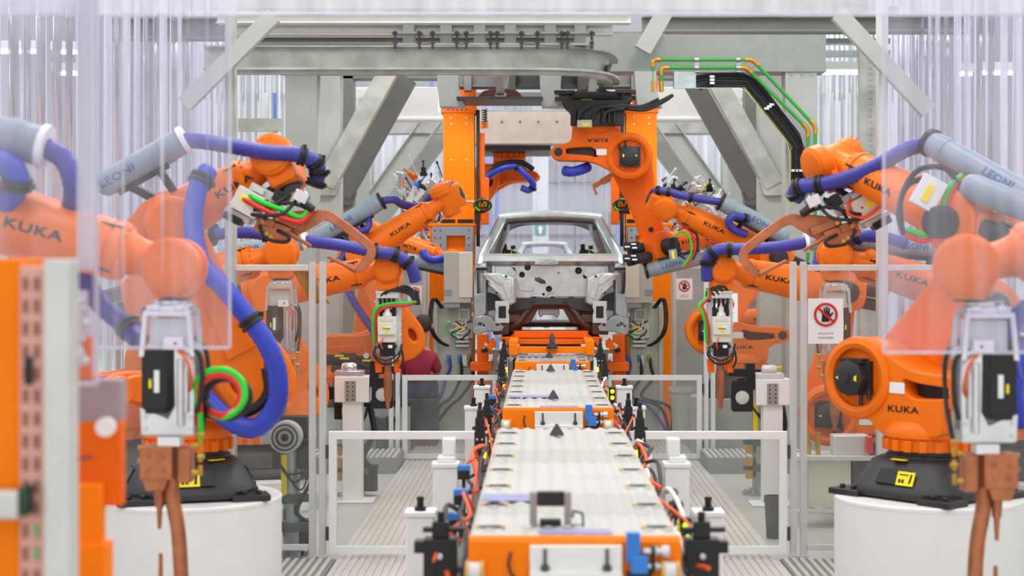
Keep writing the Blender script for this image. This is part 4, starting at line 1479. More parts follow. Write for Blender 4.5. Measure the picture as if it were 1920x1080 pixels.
# pipes and cables that turn down along the portal column
d = 18.95
o = thing('cable_tray', 'steel tray with black cables bending down beside the green pipes', 'cable tray', P(1400, 150, d))
ctr = [(1262, 150), (1330, 150), (1392, 150), (1412, 162), (1488, 258), (1496, 285), (1496, 345)]
def off(pts, k):
    out = []
    for i, (u, v) in enumerate(pts):
        a, b = pts[max(0, i - 1)], pts[min(len(pts) - 1, i + 1)]
        L = math.hypot(b[0] - a[0], b[1] - a[1])
        out.append((u - (b[1] - a[1]) / L * k, v + (b[0] - a[0]) / L * k))
    return out
mb = MB()
A, B = off(ctr, -15), off(ctr, 15)
for q0, q1, y0, y1 in ((-16, 16, .1, .11), (-16, -14.5, 0, .11), (14.5, 16, 0, .11)):
    A, B = off(ctr, q0), off(ctr, q1)
    mb.rings([[P(a[0], a[1], d + y0), P(b_[0], b_[1], d + y0), P(b_[0], b_[1], d + y1), P(a[0], a[1], d + y1)] for a, b_ in zip(A, B)])
mb.box(P(1284, 150, d), (.26, .05, .2))
mb.build('tray_channel', GALV, o, angle=20)
for k in (-10, -6, -2, 2.5, 7, 11):
    cable('cable', [P(u, v, d + .05 - .01 * (k % 3)) for u, v in off([(1296 + k, 158)] + ctr[1:], k)], .011 if k in (-6, 7) else .014, CABLE, o)
cable('earth_cable', [P(u, v, d + .04) for u, v in off(ctr[2:], 13.5)], .008, YELL, o)
for u, v, an in ((1335, 150, 0), (1442, 200, 52), (1494, 320, 90)):
    mb = MB()
    for k in (-6, 0, 6):
        mb.box(P(u, v, d - .03) + V((k / FPX * d * math.sin(math.radians(an)), 0, k / FPX * d * math.cos(math.radians(an)))), (.06, .04, .03))
    mb.build('cable_clip', SILV, o, bevel=.004)
for pts, lab in ((((1224, 172), (1224, 112), (1411, 112), (1529, 237), (1529, 345), (1529, 480)), 'outer green pipe with brass elbows running to the column edge'), (((1240, 172), (1240, 127), (1400, 127), (1515, 242), (1515, 345), (1515, 490)), 'inner green pipe with brass elbows next to the cable tray')):
    o = thing('compressed_air_pipe', lab, 'pipe', P(1400, 112, d))
    q = [P(u, v, d - .06) for u, v in pts]
    mb = MB()
    for a, b in zip(q, q[1:]):
        mb.cyl(a, b, .021, n=14)
    mb.build('pipe_run', PIPEG, o)
    for i in range(1, len(q) - 2):
        mb = MB()
        a, b = (q[i - 1] - q[i]).normalized(), (q[i + 1] - q[i]).normalized()
        mb.tube(spline([q[i] + a * .09, q[i] + a * .03, q[i] + b * .03, q[i] + b * .09], 5), .029, 12)
        mb.build('elbow_fitting', BRASS, o)
    mb = MB()
    mb.cyl(q[0], q[0] + V((0, 0, .12)), .03, n=12)
    mb.build('end_fitting', BRASS, o)
for u in (1306, 1384):
    mb = MB()
    mb.box(P(u, 122, d - .03), (.05, .05, .17))
    for v in (112, 127):
        mb.lathe(P(u, v, d - .06) - V((.025, 0, 0)), (1, 0, 0), [(.032, 0), (.032, .05)], 12)
    tag(mb.build('pipe_clamp', GALV), 'galvanised pipe clamp holding both green pipes' + (' near the cable box' if u < 1340 else ' before their bend'), 'clamp', 'pipe clamps')

# gate frame struts near the lens and tall posts
for s0 in (-1, 1):
    u = 1045
    a, b = ((P(512, 28, 11.6), P(345, 195, 11.6)) if s0 < 0 else (P(1572, 24, 11.6), P(1742, 208, 11.6)))
    o = MB()
    ax = (b - a).normalized()
    pr = V((0, 1, 0)).cross(ax)
    o.box((a + b) / 2, (.115, .012, (b - a).length), frame_from(ax, pr))
    for q in (-1, 1):
        o.box((a + b) / 2 + pr * q * .055 + V((0, .03, 0)), (.01, .07, (b - a).length), frame_from(ax, pr))
    struct(o.build('brace_beam', STEEL))
    mb = MB()
    x = (-2.28, 2.52)[(s0 + 1) // 2]
    mb.bb((x - .035, 11.75, 2.25 if 0 else 0), (x + .035, 11.85, 4.4))
    mb.bb((x - .004, 11.74, 0), (x + .004, 11.75, 4.4))
    struct(mb.build('gate_column', STEELW if s0 < 0 else ALU))
rb = MB()
for x0, x1 in ((-9.5, -3.9), (3.9, 9.5)):
    rb = MB()
    rb.bb((x0, 23.9, 6.1), (x1, 24.8, 6.3))
    struct(rb.build('roof_beam', STEELD))
# windows of the neighbouring bay: lamp tubes, frames, blue upright
for u0, u1, v, d, lab in ((-20, 68, 97, 24, 'lit tube lamp seen through the sheet above the grey hose holder'), (100, 146, 98, 24, 'short lit tube lamp seen through the vinyl, upper of the pair by the seam'), (102, 148, 138, 24.6, 'short lit tube lamp seen through the vinyl, lower of the pair by the seam'), (1796, 1822, 139, 24.6, 'short lit tube lamp behind the vinyl next to the longer one over the hose tubes'), (1838, 1900, 137, 24, 'lit tube lamp behind the overlapping vinyl over the grey hose tubes'), (448, 524, 134, 24, 'lit tube lamp in the bay opening by the grey-green post'), (1541, 1610, 136, 24, 'lit tube lamp in the bay opening beside the green pipes')):
    o = thing('tube_lamp', lab, 'lamp', P((u0 + u1) / 2, v, d))
    a, b = P(u0, v, d), P(u1, v, d)
    mb = MB()
    mb.cyl(a, b, .028, n=12)
    mb.build('tube', LAMP, o)
    mb = MB()
    mb.bb((a.x - .03, d - .05, a.z + .04), (b.x + .03, d + .07, a.z + .16))
    mb.build('housing', STEEL, o, bevel=.004)
    for q in (a.x + .1, b.x - .1):
        mb = MB()
        mb.cyl((q, d, a.z + .15), (q, d, 6.12), .008, n=8)
        mb.build('hanging_rod', STEEL, o)
for u0, u1, v0, v1, d, m in ((446, 526, 222, 246, 22, STEELW), (1540, 1612, 290, 300, 22, STEELD)):
    a, b = P(u0, v1, d), P(u1, v0, d)
    mb = MB()
    mb.bb((a.x, d, a.z), (b.x, d + .1, b.z))
    struct(mb.build('window_rail_beam', m))
mb = MB()
a = P(1632, 300, 20)
mb.bb((a.x - .13, 20, 0), (a.x + .13, 20.15, 5))
for i in range(60):
    for dx in (-.02, .02):
        mb.bb((a.x + dx - .008, 19.985, .3 + i * .075), (a.x + dx + .008, 20, .34 + i * .075))
struct(mb.build('punched_column', STEELW))
for u, d in ((1616, 20.5), (1592, 26), (1560, 26), (470, 26), (498, 26), (515, 26)):
    a = P(u, 300, d)
    mb = MB()
    mb.bb((a.x - .03, d, 0), (a.x + .03, d + .06, 5))
    tag(mb.build('slim_upright', ALU if u != 515 else BLUEP), 'slim upright in the neighbouring bay ' + ('near the lamp by the green pipes' if u > 1000 else 'near the lamp by the grey-green post'), 'upright', 'slim uprights ' + ('by the pipes' if u > 1000 else 'by the post'))
# ------------------------------------------------------------------ car body shell
def cx(u):
    return (u - 1032.5) / 150.0 + XC
def cz(v):
    return CAMH - (v - VPY) / 150.0
YC = 20.0
car = thing('vehicle_shell', 'bare silver car body shell on the orange carrier in mid line', 'car body', (XC, YC, 1.17))
def mir(pts, s0):
    return [(XC + s0 * (x - XC), z) for x, z in pts]
def xz(y):
    return Matrix.Translation((0, YC + y, 0)) @ RX
# side frames with door openings
for s0 in (-1, 1):
    out = [(.02, 1.5), (.0, 2.22), (.1, 2.33), (.78, 2.80), (.95, 2.855), (2.3, 2.86), (2.75, 2.78), (3.1, 2.30), (3.15, 1.9), (3.0, 1.85), (2.85, 2.0), (2.55, 2.05), (2.2, 1.95), (2.1, 1.5), (2.0, 1.36), (.1, 1.36)]
    h1 = rrect(.22, 1.55, 1.05, 2.30, .1)
    h1 = [(.2, 1.62), (.28, 1.54), (1.0, 1.54), (1.1, 1.62), (1.12, 2.2), (1.12, 2.74), (1.0, 2.77), (.85, 2.72), (.25, 2.28), (.2, 2.2)]
    h2 = [(1.27, 1.62), (1.35, 1.54), (1.9, 1.54), (2.0, 1.7), (2.1, 2.05), (2.2, 2.2), (2.25, 2.68), (2.1, 2.77), (1.35, 2.78), (1.27, 2.7)]
    h3 = [(2.36, 2.3), (2.8, 2.34), (2.6, 2.65), (2.38, 2.7)]
    vs, fs = curve_mesh([out, h1, h2, h3], .13, .02)
    def bend(p):
        z = p.y
        xo = .90 + .03 * math.sin((z - 1.3) * 2.2) if z < 2.3 else .925 - (z - 2.3) * .46
        ta = max(0, p.x - 1.9) * .06
        return V((XC + s0 * (xo - ta - .065 + p.z), YC + p.x, z))
    mb = MB()
    mb.add([bend(p) for p in vs], fs)
    sd = mb.build('side_frame', GALV, car)
    mb = MB()
    for v in (512, 540, 568, 590):
        mb.box((XC + s0 * .965, YC + .06, cz(v)), (.05, .03, .05))
        mb.cyl((XC + s0 * .98, YC + .04, cz(v)), (XC + s0 * .98, YC + .03, cz(v)), .012)
    mb.build('hinge_bracket', GALV2, sd)
# roof panel, header, rear opening
mb = MB()
rs = []
for i in range(8):
    y = .86 + i * .28
    dz = -.02 * ((i - 3) / 4) ** 2
    rs.append([V((XC + x, YC + y, 2.855 + dz + .035 * (1 - (x / .66) ** 2) + t)) for t in (0,) for x in [(-.66 + .132 * k) for k in range(11)]] + [V((XC + x, YC + y, 2.825 + dz + .035 * (1 - (x / .66) ** 2))) for x in [(.66 - .132 * k) for k in range(11)]])
mb.rings(rs)
mb.build('roof_panel', GALV, car)
for i, y in enumerate((.84, 1.5, 2.1, 2.7)):
    mb = MB()
    mb.tube([V((XC + x, YC + y, (2.80 if i else 2.815) + .035 * (1 - (x / .66) ** 2))) for x in [(-.66 + .132 * k) for k in range(11)]], .05 if i else .062, 8)
    mb.build('roof_header' if i == 0 else 'roof_bow', GALV2 if i == 0 else GALV, car, angle=60)
inner = [(-.66, 2.31), (.66, 2.31), (.70, 2.40), (.66, 2.56), (.57, 2.68), (.42, 2.745), (.2, 2.77), (-.2, 2.77), (-.42, 2.745), (-.57, 2.68), (-.66, 2.56), (-.70, 2.40)]
outer = [(-.86, 1.7), (.86, 1.7), (.88, 2.2), (.84, 2.42), (.66, 2.8), (.3, 2.86), (-.3, 2.86), (-.66, 2.8), (-.84, 2.42), (-.88, 2.2)]
mb = MB()
mb.prism([[(XC + x, z) for x, z in outer], [(XC + p.x, p.y) for p in spline([V((x, z)) for x, z in inner], 4, True)]], .12, xz(2.78), .02)
rf = mb.build('tailgate_frame', GALV, car)
mb = MB()
for s0 in (-1, 1):
    for x, z, r in ((.62, 2.755, .02), (.54, 2.79, .02), (.70, 2.62, .012), (.72, 2.5, .012)):
        mb.cyl((XC + s0 * x, YC + 2.71, z), (XC + s0 * x, YC + 2.722, z), r, n=12)
mb.build('rubber_plug', BLKPL, rf)
for s0 in (-1, 1):                                       # inner D-pillar skins
    mb = MB()
    mb.prism([mir([(XC + .62, 2.3), (XC + .86, 2.3), (XC + .84, 2.42), (XC + .70, 2.74), (XC + .64, 2.66), (XC + .72, 2.45)], s0)], .04, xz(2.4), .006)
    mb.build('pillar_skin', GALV, car)
# cowl and firewall
mb = MB()
mb.prism([[(.02, 2.31), (.14, 2.345), (.2, 2.31), (.2, 2.2), (.12, 2.19), (.06, 2.23), (.0, 2.25)]], 1.70, Matrix.Translation((XC, YC, 0)) @ Matrix(((0, 0, 1, 0), (1, 0, 0, 0), (0, 1, 0, 0), (0, 0, 0, 1))), .012)
mb.build('cowl_panel', GALV2, car)
mb = MB()
mb.box((XC - .05, YC + .0, 2.235), (.2, .08, .075))
mb.box((XC - .05, YC - .03, 2.23), (.3, .04, .05))
for x in (-.11, 0, .02):
    mb.cyl((XC + x, YC - .045, 2.235), (XC + x, YC - .055, 2.235), .016)
mb.build('cowl_bracket', GALV, car, bevel=.01)
fw = [(-.74, 2.2), (.72, 2.2), (.74, 1.98), (.62, 1.78), (.55, 1.73), (-.55, 1.73), (-.64, 1.78), (-.74, 1.98)]
holes = [circ(-.48, 2.13, .032, 16), circ(.35, 2.13, .034, 16), circ(-.02, 1.90, .03, 16), circ(.02, 1.77, .03, 16), circ(-.21, 1.77, .034, 16), circ(.26, 1.77, .03, 16), circ(-.36, 2.08, .026, 16), circ(.70 - .05, 2.13, .026, 16), circ(-.29, 2.17, .028, 16), circ(.44, 2.06, .022, 16), circ(-.09, 1.83, .018, 12), circ(-.55, 1.84, .02, 12), circ(.1, 2.1, .012, 10)]
slot = [(-.20, 2.04), (-.14, 2.045), (-.07, 2.0), (-.06, 1.965), (-.12, 1.965), (-.2, 2.005)]
mb = MB()
mb.prism([[(XC + x, z) for x, z in fw]] + [[(XC + x, z) for x, z in h] for h in holes + [slot]], .03, xz(.16), .004)
fwo = mb.build('firewall', GALV2, car)
for pts, y in (([(-.44, 2.04), (-.30, 2.03), (-.2, 1.9), (-.24, 1.86), (-.40, 1.88)], .14), ([(.0, 1.80), (.5, 1.80), (.56, 1.96), (.30, 2.05), (.16, 2.03), (.08, 1.90)], .138), ([(-.7, 2.18), (-.5, 2.18), (-.42, 2.1), (-.5, 2.02), (-.7, 1.98)], .138), ([(.46, 2.18), (.7, 2.18), (.7, 2.0), (.52, 2.0), (.4, 2.09)], .138), ([(-.24, 1.82), (-.1, 1.82), (-.08, 1.80), (-.04, 1.86), (.05, 1.86), (-.02, 1.84), (-.05, 1.8), (-.24, 1.8)], .136)):
    mb = MB()
    mb.prism([[(XC + x, z) for x, z in pts]], .025, xz(y), .008)
    mb.build('stamped_panel', GALV2, fwo)
for (x0, z0, r) in ((-.48, 2.13, .034), (.35, 2.13, .036), (-.02, 1.90, .032), (.02, 1.77, .032), (-.21, 1.77, .036), (.26, 1.77, .032), (-.36, 2.08, .03), (.65, 2.13, .03), (-.29, 2.17, .032), (.44, 2.06, .026)):
    mb = MB()
    mb.lathe((XC + x0, YC + .15, z0), (0, -1, 0), [(r * 1.25, 0), (r * 1.25, .012), (r * .95, .016), (r * .6, .008), (.001, .008)], 16)
    mb.build('rubber_grommet', BLKPL, fwo)
mb = MB()
mb.bb((XC - .66, YC + .2, 1.67), (XC + .66, YC + .23, 2.0))
mb.prism([[(XC - .62, 1.60), (XC - .3, 1.64), (XC - .2, 1.70), (XC + .2, 1.70), (XC + .3, 1.64), (XC + .62, 1.60), (XC + .62, 1.79), (XC - .62, 1.79)]], .1, xz(.15), .006)
for x in (-.22, .18, .6, -.6):
    mb.box((XC + x, YC + .09, 1.745), (.06, .03, .035))
mb.build('lower_crossmember', mat('dark_blue_grey_steel', '#4d5058', .45, .4, var=.12), car, bevel=.008)
# underbody with the tunnel
ub = [(-.72, 1.70), (-.3, 1.66), (-.2, 1.71), (.2, 1.71), (.3, 1.66), (.72, 1.70), (.74, 1.36), (.45, 1.34), (.36, 1.44), (.26, 1.46), (.16, 1.64), (-.16, 1.64), (-.26, 1.46), (-.36, 1.44), (-.45, 1.34), (-.74, 1.36)]
mb = MB()
mb.prism([[(XC + x, z) for x, z in ub]], 1.4, xz(.95), .02)
mb.prism([[(XC + x, z) for x, z in ((-.8, 1.42), (.8, 1.42), (.8, 1.36), (-.8, 1.36))]], 1.2, xz(2.3), .01)
ubo = mb.build('underbody', BROWN, car)
for s0 in (-1, 1):
    mb = MB()
    sp = spline([(XC + s0 * .56, YC + .1, 1.40), (XC + s0 * .42, YC + .06, 1.47), (XC + s0 * .33, YC + .1, 1.58), (XC + s0 * .22, YC + .2, 1.69), (XC + s0 * .1, YC + .2, 1.71)], 6)
    mb.tube(sp, .04, 8)
    mb.box((XC + s0 * .50, YC + .08, 1.53), (.24, .1, .10))
    mb.box((XC + s0 * .62, YC + .05, 1.40), (.2, .2, .14))
    mb.build('floor_rail', BROWN, ubo, bevel=.012, angle=60)
mb = MB()
mb.prism([[(XC - .14, 1.66), (XC + .10, 1.66), (XC + .12, 1.58), (XC + .09, 1.52), (XC + .05, 1.56), (XC - .09, 1.56), (XC - .13, 1.52), (XC - .16, 1.58)]], .04, xz(.6), .01)
mb.build('tunnel_brace', GALV, ubo)
# inner wings, rails, aprons
for s0 in (-1, 1):
    mb = MB()
    tw = mir([(XC + .84, 2.1), (XC + .62, 2.11), (XC + .45, 2.04), (XC + .43, 1.74), (XC + .50, 1.70), (XC + .62, 1.78), (XC + .74, 1.92)], s0)
    mb.prism([tw], .5, xz(-.12), .03)
    two = mb.build('strut_tower', GALV2, car)
    mb = MB()
    for x, z in ((.78, 2.0), (.66, 1.86), (.55, 2.06)):
        mb.cyl((XC + s0 * x, YC - .37, z), (XC + s0 * x, YC - .375, z), .016, n=12)
    mb.build('rubber_plug', BLKPL, two)
    for pts in ([(.80, 2.08), (.66, 2.085), (.56, 1.98), (.62, 1.95)], [(.60, 1.98), (.50, 2.02), (.47, 1.80), (.53, 1.77)], [(.78, 1.98), (.66, 1.92), (.60, 1.82), (.70, 1.90)]):
        mb = MB()
        mb.prism([mir([(XC + x, z) for x, z in pts], s0)], .03, xz(-.375), .009)
        mb.build('stamped_rib', GALV2, two)
    mb = MB()
    mb.bb((XC + s0 * .59 - .06, YC - .62, 1.55), (XC + s0 * .59 + .06, YC + .2, 1.72))
    mb.build('front_rail', GALV, car, bevel=.01)
    mb = MB()
    M = xz(-.64)
    a = XC + s0 * .59
    mb.prism([[(a - .085, 1.50), (a + .085, 1.50), (a + .085, 1.60), (a + .07, 1.64), (a + .085, 1.68), (a + .085, 1.765), (a - .085, 1.765), (a - .085, 1.68), (a - .07, 1.64), (a - .085, 1.6)], rrect(a - .045, 1.555, a + .045, 1.705, .012)], .012, M, .002)
    for dx in (-.06, .06):
        for z in (1.53, 1.735):
            mb.cyl((a + dx, YC - .65, z), (a + dx, YC - .655, z), .009, n=10)
    mb.build('end_plate', GALV2, car)
    mb = MB()
    mb.bb((a - .045, YC - .632, 1.56), (a + .045, YC - .618, 1.70))
    mb.build('rail_opening', BLKPL, car)
    ap = mir([(XC + .95, 2.2), (XC + .80, 2.2), (XC + .80, 1.60), (XC + .90, 1.52), (XC + .955, 1.52), (XC + .97, 1.9)], s0)
    mb = MB()
    mb.prism([ap, mir([(XC + .93, 2.12), (XC + .84, 2.12), (XC + .845, 1.86), (XC + .92, 1.84)], s0)], .06, xz(-.06), .012)
    mb.build('hinge_pillar', GALV, car)
    mb = MB()
    mb.prism([mir([(XC + .84, 1.88), (XC + .60, 1.80), (XC + .55, 1.66), (XC + .82, 1.62)], s0)], .03, xz(.06), .004)
    mb.build('wheelhouse_patch', mat('dark_blue_grey_steel', '#4d5058'), car)
    mb = MB()
    mb.prism([mir([(XC + .84, 1.90), (XC + .55, 2.06), (XC + .5, 1.8), (XC + .56, 1.5), (XC + .62, 1.42), (XC + .85, 1.40)], s0)], .03, xz(.10), .006)
    mb.build('wheelhouse', GALV, car)
    mb = MB()
    fl = mir([(XC + .97, 1.55), (XC + .80, 1.58), (XC + .58, 1.44), (XC + .60, 1.38), (XC + .80, 1.37), (XC + .90, 1.33), (XC + .955, 1.34), (XC + .975, 1.40)], s0)
    mb.prism([fl, circ(XC + s0 * .875, 1.465, .022, 12), circ(XC + s0 * .92, 1.44, .014, 10), circ(XC + s0 * .835, 1.45, .014, 10), circ(XC + s0 * .66, 1.46, .018, 10)], .05, xz(-.12), .01)
    mb.build('sill_end', GALV, car)
    mb = MB()
    mb.box((XC + s0 * .86, YC - .1, 2.15), (.14, .05, .035))
    mb.build('apron_clip', BLKPL, car)
car2 = copy_tree(car, (XC, YC + 27, 1.17), 'bare silver car body shell farther down the line, seen through the first one')
o = None
for s0 in (-1, 1):                                       # black robot jaws seen through the windscreen
    mb = MB()
    rnd = random.Random(8)
    c = P(1032.5 + s0 * 73, 470, 24.5)
    for i in range(16):
        mb.box(c + V((rnd.uniform(-.13, .13), rnd.uniform(-.1, .1), rnd.uniform(-.1, .07))), (.07, .08, .06), Matrix.Rotation(rnd.uniform(-.4, .4), 3, 'Y'))
    mb.bar(c + V((0, 0, -.1)), V((c.x, c.y, .0)), .12, .12)
    mb.m = 1
    for dx, dz in ((-.05, .03), (.05, .0), (.0, -.06)):
        mb.cyl(c + V((dx, -.15, dz)), c + V((dx, -.1, dz)), .02, n=10)
    tag(mb.build('gripper_block', [BLKPL, YELL], bevel=.004), 'black gripper jaw with yellow caps seen through the windscreen ' + ('towards the hanging arm' if s0 > 0 else 'towards the forearm tip'), 'gripper')

# ------------------------------------------------------------------ conveyor
DECKW = mat('white_slat_deck', '#b9b8b2', .5, var=.03, scale=2)
DECKG = mat('grey_white_slat_deck', '#aeada7', .5, var=.03, scale=2)
XL, XR, ZT = XC - .4, XC + .4, 1.17
CLAB = ('front white slatted transfer table with black bracket on top', 'second white slatted transfer table with two black pyramids', 'third white slatted transfer table in front of the orange carrier', 'fourth white slatted transfer table under the car body')
for k, D in enumerate((6.03, 11.5, 17.0, 22.5)):
    L = 4.1 if k != 1 else 4.25
    o = thing('transfer_table', CLAB[k], 'conveyor table', (XC, D, 0), None, 'slatted transfer tables')
    nseg = 7
    for j in range(nseg):
        y0, y1 = D + .02 + L * j / nseg, D + .02 + L * (j + 1) / nseg - .006
        xs = [XL + .01 + (XR - XL - .02) * i / 60 for i in range(61)]
        zz = [ZT - .006 + .006 * math.sin(i * 2 * math.pi / 6) for i in range(61)]
        mb = MB()
        top = [[V((x, y, z)) for x, z in zip(xs, zz)] for y in (y0, y1)]
        vs = top[0] + top[1]
        n = 61
        fs = [(i, i + 1, n + i + 1, n + i) for i in range(n - 1)]
        mb.add(vs, fs)
        mb.bb((XL, y0, ZT - .05), (XR, y1, ZT - .012))
        mb.build('slat_panel', (DECKW, DECKG)[j in (1, 4)], o, angle=60)
    for s0 in (-1, 1):
        for j in range(nseg):
            y = D + .25 + L * j / nseg
            x = XC + s0 * .325
            mb = MB()
            mb.bb((x - .045, y - .007, ZT), (x + .045, y + .007, ZT + .008))
            mb.m = 1
            for e in (-.05, .05):
                mb.bb((x + e - .009, y - .014, ZT), (x + e + .009, y + .014, ZT + .010))
            mb.build('slat_hinge', [DGREY, mat('pale_brass', '#e2bd80', .45, .2)], o)
    mb = MB()
    mb.bb((XL + .03, D + .04, .92), (XR - .03, D + L, ZT - .05))
    mb.build('table_frame', CABIN, o)
    for xx in (XL + .1, XR - .1):
        for yy in (D + .3, D + L - .3):
            mb = MB()
            mb.bb((xx - .05, yy - .05, 0), (xx + .05, yy + .05, .92))
            mb.bb((xx - .09, yy - .09, 0), (xx + .09, yy + .09, .015))
            mb.build('leg', STEEL, o)
    mb = MB()
    mb.prism([rrect(XL, 1.02, XR, ZT - .004, .012)], .05, Matrix.Translation((0, D, 0)) @ RX, .004)
    mb.bb((XL, D, ZT - .012), (XR, D + .06, ZT + .002))
    fb = mb.build('front_beam', GORANGE, o)
    px = lambda q: XL + .8 * q
    mb = MB()
    mb.bb((px(.288), D - .05, 1.03), (px(.72), D - .02, ZT - .02))
    mb.bb((px(.288), D - .075, 1.03), (px(.72), D - .02, 1.055))
    cp = mb.build('cover_plate', WHITE, fb, bevel=.004)
    mb = MB()
    for q in (.36, .65):
        mb.cyl((px(q), D - .056, 1.075), (px(q), D - .056, 1.14), .006, n=8)
        mb.cyl((px(q), D - .052, 1.068), (px(q), D - .062, 1.068), .018, n=6)
    mb.build('screw', DGREY, cp)
    mb = MB()
    mb.bb((px(.74), D - .06, 1.085), (px(.805), D - .02, ZT + .03))
    mb.bb((px(.76), D - .075, 1.05), (px(.84), D - .03, 1.115))
    mb.build('electric_connector', BLUEC, o, bevel=.004)
    mb = MB()
    for z in (1.13, 1.075):
        mb.lathe((px(.82), D - .05, z), (1, 0, 0), [(.012, 0), (.012, .03), (.02, .032), (.02, .05), (.012, .052), (.012, .065), (.022, .067), (.022, .095), (.012, .1)], 12)
    mb.build('air_coupling', SILV, o)
    mb = MB()
    mb.bb((px(.74), D - .06, 1.03), (px(.86), D - .02, 1.05))
    for z in (1.13, 1.075):
        mb.cyl((px(.855), D - .05, z), (px(.875), D - .05, z), .024, n=12)
    mb.build('coupling_block', BLKPL, o)
    for s0 in (-1, 1):
        c = V((XC + s0 * (.375 if s0 < 0 else .355), D - .05, 1.045))
        mb = MB()
        mb.lathe(c - V((.035, 0, 0)), (1, 0, 0), [(.04, 0), (.052, .004), (.052, .012), (.044, .014), (.044, .058), (.052, .06), (.052, .068), (.04, .07)], 20)
        mb.build('guide_roller', mat('amber_roller', '#d8a860', .5), o)
        mb = MB()
        mb.cyl(c - V((.02, 0, 0)), c + V((.02, 0, 0)), .046, n=20)
        mb.build('roller_core', ALU, o)
    mb = MB()
    mb.bb((px(.33), D + .09, ZT - .002), (px(.68), D + .2, ZT + .003))
    mb.build('sticker', PURPL, o)
    mb = MB()
    mb.bb((px(.02), D + .95, ZT - .002), (px(.42), D + 1.15, ZT + .003))
    mb.build('sticker', PURPL, o)
    cable('cable', [(px(.2), D - .03, 1.12), (px(.19), D - .06, 1.09), (px(.2), D - .06, 1.05), (px(.22), D - .04, 1.03)], .006, CABLE, o)
    for yy in ((L - .25, .8) if k else (L - .45,)):
        c = V((XC - .03, D + yy, ZT))
        mb = MB()
        mb.lathe(c, (0, 0, 1), [(.045, 0), (.04, .012), (.006, .07)], 4)
        tag(mb.build('centering_cone', DGREY), 'small dark pyramid ' + ('on the front table end' if k == 0 else 'on the %s table, %s' % (('', 'second', 'third', 'fourth')[k], 'near end' if yy < 2 else 'far end')), 'cone', 'centering cones')
o = thing('stop_bracket', 'black and grey stop bracket standing on the front white table', 'bracket', P(1032, 985, 6.35))
z = lambda v: CAMH - (v - VPY) / FPX * 6.35
for u0, u1 in ((993, 1007), (1058, 1071)):
    a, b = P(u0, 0, 6.35), P(u1, 0, 6.35)
    mb = MB()
    mb.bb((a.x, 6.33, ZT), (b.x, 6.37, ZT + .13))
    for q in (.05, .1):
        mb.cyl(((a.x + b.x) / 2, 6.329, ZT + q), ((a.x + b.x) / 2, 6.324, ZT + q), .006, n=8)
    mb.build('upright', mat('bead_blasted_steel', '#a09a96', .5, .4), o, bevel=.003)
mb = MB()
mb.bb((P(1007, 0, 6.35).x, 6.33, ZT + .075), (P(1058, 0, 6.35).x, 6.37, ZT + .132))
mb.bb((P(1012, 0, 6.35).x, 6.31, ZT), (P(1052, 0, 6.35).x, 6.36, ZT + .025))
mb.build('stop_block', BLKPL, o, bevel=.004)
mb = MB()
mb.tube([P(1072, 985, 6.35), P(1094, 985, 6.35), P(1092, 962, 6.35), P(1074, 958, 6.35), P(1074, 970, 6.35)], .006, 8)
mb.build('wire_guard', DGREY, o)

# orange carrier under the car
o = thing('car_carrier', 'orange carrier frame with black pin holding up the car body', 'carrier', (XC, 19.6, ZT))
mb = MB()
z = lambda v, d: CAMH - (v - VPY) / FPX * d
mb.bb((XC - .46, 18.3, z(662, 18.3)), (XC + .46, 18.38, z(650, 18.3)))
for s0 in (-1, 1):
    mb.bb((XC + s0 * .44 - .05, 18.25, ZT), (XC + s0 * .44 + .05, 18.4, z(645, 18.3)))
    mb.bb((XC + s0 * .44 - .05, 18.3, z(648, 18.3)), (XC + s0 * .44 + .05, 23, z(640, 18.3)))
mb.build('lower_frame', GORANGE, o, bevel=.006)
mb = MB()
d = 19.3
mb.prism([[(XC - .62, z(640, d)), (XC - .45, z(645, d)), (XC + .45, z(645, d)), (XC + .62, z(640, d)), (XC + .62, z(632, d)), (XC + .5, z(632, d)), (XC + .4, z(636, d)), (XC - .4, z(636, d)), (XC - .5, z(632, d)), (XC - .62, z(632, d))]], .08, Matrix.Translation((0, d, 0)) @ RX, .004)
mb.bb((XC - .45, d + .1, z(634, d)), (XC + .45, d + .3, z(622, d)))
mb.bb((XC - .62, d, z(640, d)), (XC + .62, d + 2.8, z(636, d)))
mb.build('upper_frame', DORANGE, o, bevel=.005)
mb = MB()
c = P(1035, 648, 18.2)
mb.lathe(c, (0, 0, 1), [(.05, -.02), (.05, .02), (.03, .025), (.03, .1), (.02, .12), (.004, .15)], 16)
mb.box(c + V((0, .02, -.02)), (.13, .06, .04))
mb.build('locating_pin', DGREY, o)
mb = MB()
mb.box(P(1035, 660, 18.27), (.12, .03, .05))
for dx in (-.03, .03):
    mb.cyl(P(1035, 660, 18.25) + V((dx, 0, 0)), P(1035, 660, 18.24) + V((dx, 0, 0)), .01, n=6)
mb.build('pin_plate', GORANGE, o)
copy_tree(o, (XC, 46.6, ZT), 'orange carrier under the car body farther down the line')
copy_tree(bpy.data.objects['transfer_table.002'], (XC, 44.0, 0), 'white slatted transfer table under the car body farther down the line')
